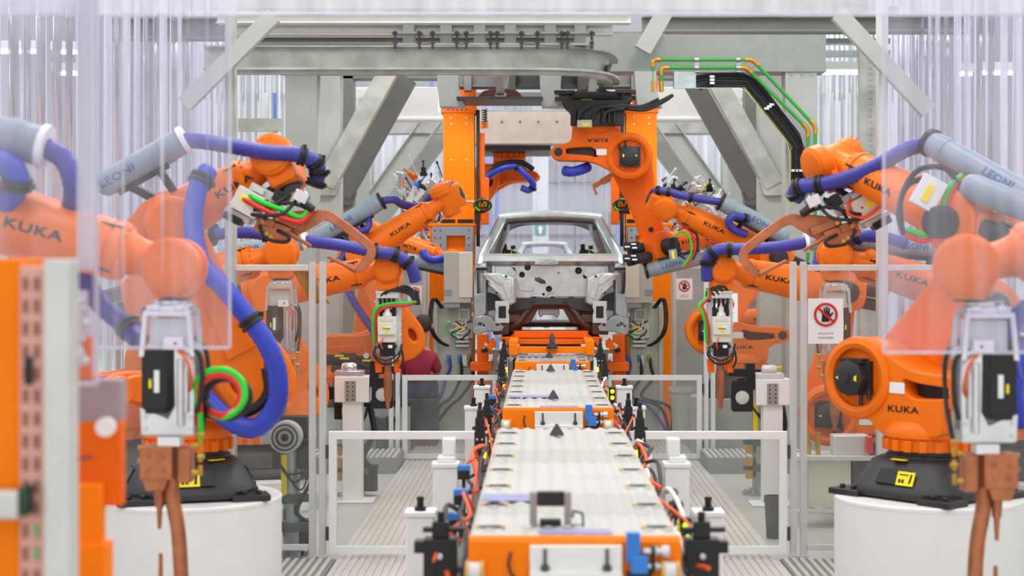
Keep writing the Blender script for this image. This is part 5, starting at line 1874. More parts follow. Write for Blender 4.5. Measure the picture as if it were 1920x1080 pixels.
for s0 in (-1, 1):
    rnd = random.Random(5)
    g = thing('support_tower', 'orange support tower with small clamps under the car sill ' + ('by the hanging arm' if s0 > 0 else 'by the seated worker'), 'support', (XC + s0 * .8, 19.7, 0))
    mb = MB()
    mb.bb((XC + s0 * .84 - .07, 19.7, .0), (XC + s0 * .84 + .07, 19.9, 1.34))
    mb.bb((XC + s0 * .84 - .15, 19.6, .9), (XC + s0 * .84 + .12, 19.95, 1.0))
    mb.build('tower_body', DORANGE, g, bevel=.006)
    mb = MB()
    for i in range(26):
        mb.m = rnd.choice((0, 0, 1, 2))
        mb.box((XC + s0 * (.62 + rnd.uniform(-.2, .2)), 19.5 + rnd.uniform(-.1, .2), 1.05 + rnd.uniform(0, .22)), (rnd.uniform(.03, .09), .05, rnd.uniform(.02, .08)), Matrix.Rotation(rnd.uniform(-.7, .7), 3, 'Y'))
    mb.build('clamp_set', [BLKPL, DORANGE, ALU], g)

# equipment along both flanks of the tables
def flank(D, s0, k):
    X = XC + s0 * .52
    nm = ('the front table', 'the joint of the first two tables', 'the second table', 'the third table')[k]
    sd = 'on the seated worker flank of ' if s0 < 0 else 'on the waste bin flank of '
    return X, nm, sd
for k, (D, zt) in enumerate(((8.7, .87), (10.0, .97), (14.2, .95), (16.2, .98), (20.5, .95))):
    for s0 in (-1, 1):
        X = XC + s0 * (.78 if k == 0 else .72)
        sd = 'on the seated worker flank' if s0 < 0 else 'on the waste bin flank'
        o = thing('service_post', 'pale service post %s, %s from the lens' % (sd, ('first', 'second', 'third', 'fourth', 'fifth')[k]), 'post', (X, D, 0), None, 'pale service posts')
        mb = MB()
        mb.bb((X - .075, D - .075, 0), (X + .075, D + .075, zt - .03))
        mb.bb((X - .085, D - .085, zt - .03), (X + .085, D + .085, zt))
        mb.build('post_body', WHITE, o, bevel=.006)
        mb = MB()
        if k in (0, 2, 3):
            mb.lathe((X, D - .03, zt), (0, 0, 1), [(.032, 0), (.032, .02), (.018, .022), (.018, .055), (.02, .057), (.02, .075)], 12)
            mb.build('plug_cap', BLKPL, o)
        else:
            mb.bb((X - .05, D - .06, zt), (X + .06, D + .06, zt + .04))
            mb.bb((X - s0 * .02 - .04, D - .05, zt + .04), (X - s0 * .02 + .04, D + .05, zt + .15))
            mb.build('junction_box', PAPER, o, bevel=.008)
for k, (D, zb) in enumerate(((6.75, .86), (10.6, .95), (12.0, .9), (16.4, .95), (17.6, 1.05))):
    for s0 in (-1, 1):
        X = XC + s0 * (.55 if k == 0 else .53)
        sd = 'on the seated worker flank' if s0 < 0 else 'on the waste bin flank'
        o = thing('lock_cylinder', 'black locking cylinder %s, %s one from the lens' % (sd, ('first', 'second', 'third', 'fourth', 'fifth')[k]), 'locking unit', (X, D, zb), None, 'black locking cylinders')
        mb = MB()
        if k == 0:
            mb.bb((X - .07, D - .05, zb + .02), (X + .07, D + .05, zb + .19))
            mb.bb((X + s0 * .08 - .03, D - .04, zb + .13), (X + s0 * .08 + .03, D + .04, zb + .18))
            mb.bb((X - s0 * .0 - .035, D - .03, zb + .19), (X + .035, D + .03, zb + .26))
            mb.cyl((X, D, zb + .26), (X, D, zb + .30), .016)
            mb.bb((X - .075, D - .02, zb + .215), (X + .1, D + .02, zb + .235))
            mb.m = 1
            mb.cyl((X, D - .052, zb + .12), (X, D - .06, zb + .12), .014)
        else:
            mb.bb((X - .035, D - .05, zb), (X + .035, D + .05, zb + .15))
            mb.bb((X - .03, D - .04, zb + .15), (X + .03, D + .04, zb + .24))
            mb.lathe((X, D, zb + .24), (0, 0, 1), [(.022, 0), (.02, .05), (.014, .055), (.014, .1)], 12)
            mb.bb((X - .05, D - .03, zb + .16), (X + .05, D + .03, zb + .18))
            mb.m = 1
            for dx in (-.017, .017):
                for dz in (.05, .1):
                    mb.cyl((X + dx, D - .05, zb + dz), (X + dx, D - .054, zb + dz), .008, n=8)
        mb.build('cylinder_body', [BLKPL, SILV], o, bevel=.004)
        mb = MB()
        mb.bb((X - .03, D - .03, zb - .1 if k else zb - .86), (X + .03, D + .03, zb + .02))
        mb.build('stand', DGREY, o)
        if k:
            mb = MB()
            mb.bb((X - s0 * .03 - .012, D - .065, zb - .02), (X - s0 * .03 + .012, D - .05, zb + .03))
            mb.build('indicator_lamp', LEDY, o)
        mb = MB()
        mb.bb((X - s0 * .02 - .04, D + .0, 0), (X - s0 * .02 + .04, D + .06, zb - .08))
        mb.build('support_plate', STEELD, o)
k = 0
for D, x0, zz, s0 in ((7.55, -.405, 1.00, -1), (8.15, -.405, 1.03, -1), (9.2, -.44, 1.02, -1), (12.9, -.42, 1.03, -1), (14.0, -.42, 1.03, -1), (8.25, .70, .95, 1), (13.2, .68, .95, 1)):
    bl = s0 < 0
    lab = ('blue-topped black switch box on the seated worker flank, %s from the lens' % ('first', 'second', 'third', 'fourth', 'fifth')[k]) if bl else ('plain black switch box on the waste bin flank of the %s table' % ('front' if D < 10 else 'second'))
    o = thing('switch_box', lab, 'switch box', (x0, D, zz))
    mb = MB()
    mb.bb((x0 - .035, D - .03, zz - .05), (x0 + .035, D + .03, zz + .0))
    mb.bb((x0 - .01, D - .01, 0), (x0 + .01, D + .01, zz - .05))
    mb.build('housing', BLKPL, o, bevel=.004)
    mb = MB()
    mb.bb((x0 - .036, D - .031, zz), (x0 + .036, D + .031, zz + .03))
    mb.build('top_cover', BLUEC if bl else BLKPL, o, bevel=.004)
    k += 1
for D, x0, zz in ((7.3, .66, .93), (13.9, .62, 1.02)):
    o = thing('status_sensor', 'black sensor with two lime lamps beside the %s table' % ('front' if D < 10 else 'second'), 'sensor', (x0, D, zz))
    mb = MB()
    mb.bb((x0 - .025, D - .03, zz - .08), (x0 + .03, D + .03, zz + .12))
    mb.bb((x0 - .015, D - .015, 0), (x0 + .015, D + .015, zz - .08))
    mb.build('housing', BLKPL, o, bevel=.004)
    mb = MB()
    for q in (.03, .085):
        mb.lathe((x0 + .005, D - .03, zz + q), (0, -1, 0), [(.018, 0), (.018, .006), (.01, .012)], 14)
    mb.build('status_lamp', LEDG, o)
    mb = MB()
    mb.bb((x0 - .035, D - .032, zz), (x0 - .026, D + .03, zz + .1))
    mb.build('reflector', YELL, o)
rnd = random.Random(11)
for k, (D, L) in enumerate(((6.6, 2.0), (8.8, 2.0), (11.6, 2.2), (14.4, 2.2))):
    for s0 in (-1, 1):
        X = XC + s0 * .47
        o = thing('cable_loom', 'orange and black cable loom strung along the %s flank, %s stretch' % ('seated worker' if s0 < 0 else 'waste bin', ('first', 'second', 'third', 'fourth')[k]), 'cables', (X, D, .9), None, 'orange cable looms')
        for j, (m, r, nm) in enumerate(((OCABLE, .011, 'signal_cable'), (CABLE, .012, 'cable'), (CABLE, .01, 'cable'), (OCABLE, .007, 'signal_cable'), (PAPER, .012, 'signal_cable'))):
            if j == 4 and s0 < 0:
                continue
            pts = [(X + s0 * rnd.uniform(-.02, .10), D + L * t / 5, 1.0 + rnd.uniform(-.12, .08) - (.1 if t in (0, 5) else 0)) for t in range(6)]
            cable(nm, pts, r, m, o)
        mb = MB()
        mb.bb((X - .02, D + .1, .72), (X + .08 * s0 + .02, D + L, .8))
        mb.bb((X - .015, D + L * .5 - .02, 0), (X + .015, D + L * .5 + .02, .74))
        mb.build('cable_channel', STEELD, o)
# ------------------------------------------------------------------ the robots of the line, nearest first
DN = V((0, 0, -1))
# nearest pair: forearms reach in from beside the frame, guns hang down
d = 7.2
robot('orange robot whose forearm reaches in behind the clear sheet beside the slotted column', P(-430, 1140, d), 0, P(-130, 372, d), P(328, 500, d), (0, 0, -1), flen=.15,
      ret=(P(-250, 195, d - .1), P(82, 275, d - .1), .09, .2, 1), group=None,
      hoses=[([P(82, 275, d - .1), P(120, 300, d - .1), P(138, 350, d - .1), P(135, 400, d), P(140, 470, d + .12), P(180, 560, d + .2), P(235, 610, d + .18), P(262, 640, d + .12)], .047, PURP, (.88,)),
             ([P(-120, 330, d - .2), P(-40, 305, d - .22), P(20, 312, d - .2), P(30, 350, d - .18), P(5, 385, d - .12)], .055, BLUE, (.72,))])
pedestal('white round pedestal under the robot beside the slotted column', P(-430, 1140, d), .6, P(-430, 1140, d).z)
hanging_gun('silver and copper welding gun with green and red hose loop below the clear sheet', P(322, 500, d) - V((0, 0, .15)), 1, True)
d = 6.9
robot('orange robot whose round wrist shows through the clear sheet above the yellow-labelled base', P(2480, 1140, d), 180, P(2260, 400, d), P(1816, 500, d), (0, 0, -1), flen=.15,
      a5=(-.35, -1, 0), group=None,
      hoses=[([P(2200, 420, d - .2), P(2050, 520, d - .2), P(1960, 560, d - .15), P(1905, 600, d), P(1885, 650, d + .1), P(1900, 720, d + .1)], .047, BLUE, (.75,))])
pedestal('white round pedestal under the robot farthest over at the sheet of clear plastic', P(2480, 1140, d), .6, P(2480, 1140, d).z)
hanging_gun('silver and copper welding gun hanging before the yellow-labelled robot base', P(1845, 500, d) - V((0, 0, .15)), -1, False)

# second pair: C guns with bent copper arms
d = 10.35
z2 = P(0, 928, d).z
b2 = P(353, 928, d)
robot('orange robot with thick blue hose looped down its link arm on white pedestal', b2, 18, P(312, 418, d), P(524, 300, d), (.4, -.25, -.88), a5=(-.45, -.3, .84), tpos=.52,
      ret=(P(185, 352, d - .2), P(345, 263, d - .2), .085, .25, 1), group=None,
      hoses=[([P(345, 263, d - .2), P(385, 266, d - .22), P(440, 275, d - .22), P(500, 285, d - .22), P(555, 290, d - .2), P(588, 302, d - .16), P(597, 322, d - .12), P(590, 348, d - .1)], .05, PURP, (.62, .75, .86, .97)),
             ([P(392, 318, d - .36), P(372, 350, d - .42), P(362, 420, d - .46), P(376, 490, d - .5), P(420, 540, d - .52), P(462, 592, d - .52), P(500, 645, d - .52), P(520, 700, d - .5), P(517, 760, d - .46), P(480, 802, d - .42), P(430, 788, d - .4), P(385, 745, d - .36), P(345, 700, d - .3)], .062, BLUE, (.06, .44)),
             ([P(500, 690, d - .4), P(503, 735, d - .4), P(475, 768, d - .36), P(420, 776, d - .3), P(360, 770, d - .2)], .035, BLKPL)])
pedestal('white round pedestal beside the grey tip-dressing pole', b2, .60, b2.z)
c_gun('copper C-shaped welding gun with green and red hoses', d - .12, -1)
b2 = P(1740, 928, d)
robot('orange robot with big open motor ring on black base with yellow label', b2, 130, P(1812, 420, d - .28), P(1562, 298, d + .68), (.45, -.25, -.85), a5=(-.5, -.45, -.75), tpos=.66, group=None,
      ret=(P(1945, 378, d - .6), P(1745, 268, d + .05), .085, .3),
      hoses=[([P(1745, 268, d + .05), P(1700, 280, d + .12), P(1650, 308, d + .22), P(1600, 330, d + .34), P(1550, 344, d + .46), P(1505, 350, d + .54), P(1490, 360, d + .58), P(1508, 374, d + .6)], .052, PURP, (.62, .76, .88)),
             ([P(2000, 560, d), P(1930, 640, d - .1), P(1905, 720, d - .2), P(1915, 800, d - .1)], .05, BLUE)])
pedestal('white round pedestal in front of the bench with the red handle', b2, .60, b2.z)
k = thing('hose_retractor', 'second short grey tube resting on the clear-sheeted robot elbow', 'hose holder', P(1815, 350, d - .5), None)
mb = MB()
p0, p1 = P(1945, 398, d - .7), P(1808, 345, d - .5)
mb.lathe(p0, p1 - p0, [(.05, 0), (.085, .03), (.085, .42), (.07, .46), (.05, .48)], 24)
mb.build('tube_body', GREY, k)
c_gun('copper C-shaped welding gun with beige transformer', d + .6, 1)
k = thing('elbow_dress_pack', 'white junction box with yellow label in hose coils at a robot elbow', 'cable harness', P(1735, 400, d - .5))
mb = MB()
mb.box(P(1740, 362, d - .42), (.16, .06, .2), Matrix.Rotation(.5, 3, 'Y'))
mb.m = 1
mb.box(P(1740, 362, d - .453), (.05, .01, .12), Matrix.Rotation(.5, 3, 'Y'))
mb.build('junction_box', [PAPER, YELL], k, bevel=.004)
for m, pts in ((CABLE, ((1690, 430), (1690, 370), (1720, 320), (1770, 315), (1800, 345), (1855, 380), (1870, 430))), (GREEN, ((1805, 328), (1785, 345), (1770, 380), (1765, 420), (1735, 440), (1700, 430))), (RED, ((1808, 334), (1790, 350), (1778, 384), (1770, 430), (1735, 452), (1695, 440))), (CABLE, ((1695, 440), (1685, 400), (1700, 350), (1740, 330)))):
    cable('cable' if m is CABLE else 'water_hose', [P(u, v, d - .4) for u, v in pts], .018, m, k, 10)

# third pair, just behind the tall gate posts
d = 12.6
z3 = .55
robot('orange robot whose gun hangs beside the ochre cloth behind the front pane', P(225, 497, d) * 1 + V((0, 0, z3 - P(225, 497, d).z)), 0, P(285, 545, d), P(528, 474, d), DN, group=None, detail=0,
      ret=(P(270, 430, d + .1), P(400, 440, d), .08, .4),
      hoses=[([P(400, 440, d), P(440, 436, d), P(485, 438, d - .02), P(512, 448, d), P(520, 470, d + .12), P(514, 510, d + .14)], .048, PURP, (.5, .66))])
pedestal('white round pedestal hidden behind the looped blue hose', (P(225, 497, d).x, d, 0), .55, z3)
hanging_gun('black and copper welding gun behind the acrylic pane, beside the ochre cloth', P(528, 474, d) - V((0, 0, .215)), 1, False, 0, .95, False)
robot('orange robot with plain round wrist above the no-entry sign', P(1900, 497, d) + V((0, 0, z3 - P(0, 497, d).z)), 180, P(1850, 570, d), P(1565, 478, d), DN, group=None, detail=0,
      ret=(P(1790, 470, d + .1), P(1590, 452, d + .05), .075, .4),
      hoses=[([P(1700, 458, d - .2), P(1660, 446, d - .2), P(1610, 443, d - .18), P(1590, 455, d - .05), P(1545, 470, d + .2), P(1530, 510, d + .2)], .048, PURP, (.42,))])
pedestal('white round pedestal behind the yellow-labelled robot base', (P(1900, 497, d).x, d, 0), .55, z3)
hanging_gun('copper-jawed welding gun hanging behind the hand sign at the near gate', P(1565, 478, d) - V((0, 0, .215)), -1, False, 0, .95, False)

# fourth pair
d = 14.5
b4 = P(478, 890, d)
robot('orange robot with long grey hose tube and gun over the near gate', b4, 12, P(500, 545, d), P(728, 503, d), DN, group=None, detail=0, tpos=.56,
      ret=(P(415, 476, d - .1), P(572, 452, d - .15), .08, .32, 1),
      hoses=[([P(575, 452, d - .15), P(640, 460, d - .2), P(700, 472, d - .2), P(742, 478, d - .18), P(770, 500, d - .15), P(780, 528, d - .1)], .055, PURP, (.42, .6, .75))])
pedestal('white round pedestal of the robot behind the grey tip-dressing pole', b4, .55, b4.z)
column_gun('cream transformer welding gun with green hose bowing to a black hose end', P(728, 545, d), 1, P(782, 545, d - .1))
b4 = P(1635, 930, d)
robot('orange robot with motor ring low behind the hand sign post', b4, 172, P(1575, 545, d + .1), P(1352, 503, d), DN, group=None, detail=1, tpos=.60,
      ret=(P(1640, 440, d - .1), P(1512, 455, d - .15), .08, .4, 1),
      hoses=[([P(1512, 455, d - .15), P(1450, 464, d - .2), P(1390, 467, d - .2), P(1350, 468, d - .18), P(1329, 480, d - .15), P(1325, 505, d - .12), P(1326, 525, d - .08)], .055, PURP, (.42, .6, .75))])
pedestal('white round pedestal low beside the tool bench', b4, .55, max(.1, b4.z))
column_gun('cream transformer welding gun with green hose on the sign side of the line', P(1350, 545, d), 1, P(1326, 540, d - .1))

# fifth pair, beyond the second gate
d = 18.4
b5 = P(688, 757, d)
robot('orange robot with forearm slanting up to the orange pillar, grey tube above it', b5, 10, P(672, 478, d), P(836, 375, d), (.88, -.1, .4), a5=(-.5, -.25, .8), group=None, detail=1,
      ret=(P(588, 450, d - .15), P(715, 377, d - .15), .095, .42),
      hoses=[([P(716, 377, d - .15), P(738, 374, d - .1), P(758, 385, d + .1), P(790, 385, d + .25), P(820, 355, d + .2), P(842, 346, d + .1), P(850, 352, d)], .045, PURP),
             ([P(665, 432, d - .2), P(684, 432, d - .25), P(692, 420, d - .22), P(690, 408, d - .1)], .04, PURP), ([P(648, 470, d - .2), P(640, 500, d - .25), P(660, 560, d - .28), P(700, 620, d - .25), P(730, 660, d - .2)], .045, PURP)])
pedestal('pale grey pedestal behind the second gate, beside the bucket', b5, .5, b5.z, CABIN)
b5 = P(1392, 741, d)
robot('orange robot with bold lettered column beside the pale pedestal bench, forearm over the car side', b5, 178, P(1450, 480, d + .2), P(1246, 384, d), (-.88, -.1, .4), a5=(.3, -.75, -.5), group=None, detail=1,
      ret=(P(1478, 447, d - .1), P(1352, 379, d - .1), .095, .45),
      hoses=[([P(1352, 379, d - .1), P(1318, 374, d - .1), P(1285, 368, d - .12), P(1255, 360, d - .1), P(1232, 358, d - .08), P(1224, 370, d)], .045, PURP, (.35, .62, .78, .9)),
             ([P(1405, 412, d - .22), P(1378, 405, d - .25), P(1366, 415, d - .25), P(1375, 430, d - .2), P(1400, 440, d - .1)], .045, PURP, (.08,))])
pedestal('pale grey pedestal behind the second gate, beside the waste bin', b5, .60, b5.z, CABIN)

# robots farther along
d = 20.5
b6 = P(640, 762, d)
robot('orange robot with upside-down lettering on a level forearm behind the cabinet', b6, 8, P(690, 440, d), P(850, 488, d - .1), (.8, -.2, -.5), group=None, detail=0, letter_up=-1,
      ret=(P(880, 510, d - .2), P(760, 485, d - .2), .08, .5),
      hoses=[([P(792, 470, d - .25), P(800, 482, d - .28), P(815, 487, d - .28), P(840, 480, d - .25)], .05, BLUE)])
pedestal('pale grey pedestal seen between the two fences beyond the bucket', b6, .45, b6.z, CABIN)
d = 20.95
b6 = P(1432, 770, d + 1.5)
robot('orange robot with level forearm low behind the lettered column', b6, 180, P(1480, 596, d + 1.3), P(1345, 600, d + 1.25), DN, group=None, detail=0)
pedestal('pale grey pedestal beyond the tool bench and sign', b6, .42, b6.z, CABIN)
d = 25.7
b7 = P(770, 720, d)
robot('orange robot partly hidden by the seated worker', b7, 20, P(706, 520, d), P(828, 560, d), (.7, 0, -.7), group=None, detail=0,
      hoses=[([P(650, 520, d - .5), P(680, 560, d - .6), P(690, 600, d - .6)], .06, BLUE)])
pedestal('pale grey pedestal behind the seated worker', b7, .6, b7.z, CABIN)
b7 = P(1262, 715, d)
robot('orange robot folded up beside the grey cabinet with cable clips', b7, 160, P(1262, 510, d), P(1300, 575, d), (.3, -.5, -.7), group=None, detail=0)
pedestal('pale grey pedestal beside the waste bin fence', b7, .6, b7.z, CABIN)
# hanging robots above the car
d = 18.8
hb = P(1118, 176, d)
robot('orange robot hanging upside-down over the car corner', hb, -4, P(1232, 468, d + .1), P(1345, 437, d + .7), (.2, .7, -.6), ceil=True, group=None, mat_o=DORANGE, detail=1,
      ret=(P(1330, 480, d - .1), P(1212, 508, d - .1), .085, .6),
      hoses=[([P(1058, 320, d - .1), P(1072, 322, d - .15), P(1090, 318, d - .1), P(1105, 312, d)], .06, BLUE)])
k = thing('elbow_dress_pack', 'coiled green and red hoses with a grey box on the hanging arm elbow', 'cable harness', P(1275, 455, d - .35))
mb = MB()
mb.box(P(1262, 478, d - .4), (.09, .06, .13), Matrix.Rotation(-.15, 3, 'Y'))
mb.m = 1
mb.box(P(1262, 478, d - .432), (.03, .006, .09), Matrix.Rotation(-.15, 3, 'Y'))
mb.build('junction_box', [GREY, YELL], k, bevel=.004)
for m, pts in ((GREEN, ((1264, 443), (1280, 434), (1292, 445), (1297, 465), (1292, 485), (1280, 500))), (RED, ((1270, 432), (1285, 428), (1298, 440), (1304, 462), (1296, 487), (1284, 502))), (CABLE, ((1290, 430), (1306, 440), (1308, 465), (1298, 488))), (CABLE, ((1270, 445), (1268, 470), (1285, 486)))):
    cable('cable' if m is CABLE else 'water_hose', [P(u, v, d - .4) for u, v in pts], .014, m, k)
k = thing('limit_block', 'pair of black stop plates on the hanging arm elbow', 'stop plates', P(1185, 470, d - .2))
for v in (461, 483):
    mb = MB()
    mb.box(P(1184, v, d - .25), (.19, .12, .09), Matrix.Rotation(-.1, 3, 'Y'))
    mb.m = 1
    for du, dv in ((-8, 2), (6, 4), (4, -3)):
        mb.cyl(P(1184 + du - 5, v + dv, d - .32), P(1184 + du + 5, v + dv, d - .32), .012, n=8)
    mb.build('stop_plate', [BLKPL, SILV], k, bevel=.004)
d = 28
hb = P(955, 268 - 12, d)
robot('orange robot hanging upside-down beyond the car with blue hose arched over it', hb, 176, P(876, 425, d - .3), P(830, 480, d), (0, 0, -1), ceil=True, group=None, mat_o=DORANGE, detail=0,
      hoses=[([P(902, 352, d - .8), P(915, 332, d - .85), P(940, 317, d - .9), P(966, 313, d - .9), P(985, 328, d - .9), P(1000, 346, d - .85), P(992, 357, d - .8), P(978, 352, d - .75)], .055, BLUE, (.45, .78)),
             ([P(905, 340, d - .7), P(935, 310, d - .75), P(975, 305, d - .7), P(1000, 318, d - .6)], .05, BLKPL)])
# ------------------------------------------------------------------ orange lift pillars, cabinets and clamp stacks
for s0 in (-1, 1):
    side = 'with the forearm tip in front' if s0 < 0 else 'behind the hanging arm'
    d = 21.2
    x = XC + s0 * 1.21
    z = lambda v: CAMH - (v - VPY) / FPX * d
    o = thing('lift_mast', 'tall orange lift pillar ' + side, 'pillar', (x, d, 0))
    mb = MB()
    mb.bb((x - .205, d, 0), (x + .205, d + .36, z(210)))
    mb.build('mast', GORANGE, o, bevel=.006)
    mb = MB()
    mb.bb((x - .235, d - .02, z(212)), (x + .225, d + .4, z(195)))
    mb.bb((x - .10, d + .02, z(195)), (x + .22, d + .4, z(135)))
    mb.build('head_box', DORANGE, o, bevel=.005)
    mb = MB()
    xi = x - s0 * .25
    mb.bb((xi - .02, d + .05, 2.45), (xi + .02, d + .3, z(205)))
    mb.build('guide_rail', STEELK, o)
    mb = MB()
    xi = x - s0 * .30
    mb.bb((xi - .035, d + .1, 2.8), (xi + .035, d + .3, z(248)))
    mb.bb((xi - s0 * .04 - .05, d + .05, z(420)), (xi - s0 * .04 + .05, d + .35, z(332)))
    mb.build('carriage', DORANGE, o, bevel=.005)
    mb = MB()
    bolts(mb, [(x + dx, d - .004, zz) for dx in (-.10, .10) for zz in (z(221), z(232), z(300), z(368))], .012, .008)
    mb.build('bolt', ALU, o)
    mb = MB()
    bolts(mb, [(x - .14 + i * .06, d - .02, z(206)) for i in range(5)], .012, .01)
    mb.build('bolt_row', BLKPL, o)
    mb = MB()
    mb.bb((x - .27, d - .03, z(212)), (x - .235, d + .02, z(168)))
    mb.build('side_strip', PAPER, o)
    mb = MB()
    xs = x - s0 * .34
    mb.tube([V((xs + .035 * math.cos(t * .9), d + .035 * math.sin(t * .9), z(205) - t * .0042)) for t in range(60)], .008, 6)
    mb.build('coil_spring', DGREY, o, angle=80)
    mb = MB()
    mb.bb((xs - .05, d - .03, z(240)), (xs + .05, d + .05, z(228)))
    mb.build('spring_stop', GORANGE, o, bevel=.003)
    mb = MB()
    mb.bb((x - .21, d - .012, z(379)), (x + .21, d, z(376)))
    mb.build('joint_strip', ALU, o)
    # grey bracket in front
    g = thing('gripper_stand', 'orange stand with grey notched plate below the pillar ' + side, 'stand', (x, d - .3, 0))
    z = lambda v: CAMH - (v - VPY) / FPX * 20.9
    mb = MB()
    mb.prism([[(x + s0 * q, z(v)) for q, v in ((.33, 425), (-.2, 425), (-.2, 488), (-.1, 488), (-.1, 442), (.14, 442), (.14, 488), (.33, 488))]], .04, Matrix.Translation((0, 20.86, 0)) @ RX, .003)
    mb.build('notched_plate', DGREY if 0 else GREY, g)
    mb = MB()
    bolts(mb, [(x + dx, 20.84, z(v)) for dx in (s0 * .29, s0 * .22, s0 * -.15) for v in (432, 446, 460, 474)], .01, .006)
    mb.build('bolt', BLKPL, g)
    mb = MB()
    mb.box((x + s0 * .08, 21.035, z(420) / 2), (.58, .23, z(420)))
    mb.box((x + s0 * .02, 20.915, z(479)), (.26, .07, z(470) - z(488)))
    mb.box((x + s0 * .09, 21.025, z(421)), (.62, .25, z(418) - z(424)))
    mb.build('stand_body', GORANGE, g, bevel=.005)
    mb = MB()
    mb.bb((x - .2, 20.9, z(419)), (x - .04, 21.1, z(411)))
    mb.bb((x + .0, 20.9, z(419)), (x + .2, 21.1, z(411)))
    mb.build('pad', BLKPL, g, bevel=.004)
    # control cabinet and valve panel
    d = 19.9
    xc = XC + s0 * (1.16 if s0 < 0 else 1.10)
    z = lambda v: CAMH - (v - VPY) / FPX * d
    c = thing('control_cabinet', 'light grey wall cabinet beside the car ' + ('next to the seated worker' if s0 < 0 else 'under the hanging arm'), 'cabinet', (xc, d, z(570)))
    mb = MB()
    mb.bb((xc - .17, d, z(568)), (xc + .17, d + .3, z(472)))
    mb.build('body', CABIN, c, bevel=.008)
    mb = MB()
    mb.bb((xc + s0 * -.02 + (-.0 if s0 < 0 else -.15), d - .02, z(558)), (xc + s0 * -.02 + (.17 if s0 < 0 else .02), d, z(473)))
    mb.build('door', CREAM, c, bevel=.006)
    mb = MB()
    mb.prism([rrect(xc - .12 * -s0 - .05, z(554), xc - .12 * -s0 + .05, z(543), .012)], .008, Matrix.Translation((0, d - .004, 0)) @ RX)
    mb.build('name_plate', GREY, c)
    mb = MB()
    mb.bb((xc - .165, d + .02, z(577)), (xc + .03, d + .25, z(568)))
    mb.build('cable_duct', GREY, c)
    v = thing('valve_panel', 'grey-green valve cabinet with yellow warning sign ' + ('next to the seated worker' if s0 < 0 else 'on the waste bin side'), 'cabinet', (xc, d + .3, 0))
    mb = MB()
    xa, xb = sorted((XC + s0 * 1.0, xc + s0 * .32))
    mb.bb((xa, d + .28, .053), (xb, d + .6, z(568)))
    mb.bb((xc + s0 * .28 - .02, d + .2, 0), (xc + s0 * .28 + .02, d + .3, z(575)))
    mb.build('body', mat('grey_green_enamel', '#b4bcae', .45), v, bevel=.006)
    mb = MB()
    xs = xc - s0 * .02
    mb.bb((xs - .06, d + .24, z(635)), (xs + .16, d + .28, z(606)))
    for i in range(4):
        mb.bb((xs - .05, d + .2, z(652 + i * -8)), (xs + .12, d + .26, z(648 + i * -8)))
    mb.build('valve_block', ALU, v, bevel=.003)
    mb = MB()
    M = Matrix.Translation((xs + .0, d + .22, z(621))) @ RX
    mb.m = 0
    mb.prism(rrect(-.05, -.055, .05, .055, .004), .006, M)
    mb.m = 1
    mb.prism([[(-.032, -.03), (.032, -.03), (0, .035)], [(-.02, -.022), (.02, -.022), (0, .018)]], .009, M)
    mb.prism([(-.004, -.018), (.004, -.018), (.005, .008), (-.005, .008)], .009, M)
    mb.build('warning_sign', [YELL, PRINT], v, label='yellow sign with black triangle')
    mb = MB()
    mb.prism([rrect(xs - .02, z(602), xs + .12, z(580), .003), rrect(xs, z(600), xs + .10, z(583), .003)], .02, Matrix.Translation((0, d + .27, 0)) @ RX)
    mb.bb((xs + .03, d + .2, z(688)), (xs + .09, d + .28, z(668)))
    mb.build('pane_frame', ALU, v)
    rnd = random.Random(3)
    for i, m in enumerate((GREEN, PAPER, PAPER, CABLE, CABLE, ALU)):
        pts = [(xs + rnd.uniform(-.18, .15), d + .24 - rnd.uniform(0, .05), z(640 - j * 12) + rnd.uniform(-.04, .04)) for j in range(4)]
        cable('air_line', pts, .008, m, v)
    for i, x0 in enumerate((-.12, .14, .02)):
        pts = [(xc + x0, d + .22, z(668)), (xc + x0 + .02, d + .2, z(690)), (xc + x0 * 1.3, d + .18, z(712)), (xc + x0 - .1, d + .1, z(745)), (xc + x0 - .25 * -s0, d + .05, z(765)), (xc - .4 * -s0, d + .05, .04)]
        cable('air_hose', pts, .02, CABLE if i else PURP, v, 10)
        mb = MB()
        mb.cyl(pts[0], V(pts[0]) - V((0, 0, .08)), .026, n=10)
        mb.build('hose_fitting', BRASS if i == 1 else BLUEC, v)
    for i in range(2):
        xo = xc + s0 * (.28 + .03 * i)
        cable('cable', [(xo - s0 * .1, d + .1, z(578)), (xo, d + .0, z(560)), (xo + s0 * .04, d, z(590)), (xo + s0 * .02, d, z(620)), (xo - s0 * .06, d + .1, z(640)), (xo - s0 * .16, d + .2, z(650))], .014, CABLE, v)
# cable coils at the pillar waists
for s0 in (-1, 1):
    d = 20.7
    u0 = 905 if s0 < 0 else 1166
    o = thing('coiled_cables', 'coil of black and green cables at the pillar ' + ('with the forearm tip' if s0 < 0 else 'behind the hanging arm'), 'cables', P(u0, 395, d))
    for i, m in enumerate((CABLE, CABLE, GREEN, CABLE)):
        pts = [P(u0 + (10 + i * 2) * math.cos(t * .8 + i) , 385 + (13 - i) * math.sin(t * .8 + i), d + .01 * t - .04 * i) for t in range(11)]
        cable('cable', pts + [P(u0 + s0 * 14, 400, d + .35)], .014, m, o)
    mb = MB()
    mb.box(P(u0, 386, d + .2), (.2, .2, .12))
    mb.box(P(u0 + 4, 378, d + .1), (.1, .1, .08))
    mb.build('bracket', DORANGE, o, bevel=.004)
    mb = MB()
    for i in range(5):
        mb.box(P(u0 - 12 + i * 6, 384, d + .08), (.03, .08, .05))
    mb.build('terminal', BRASS, o)

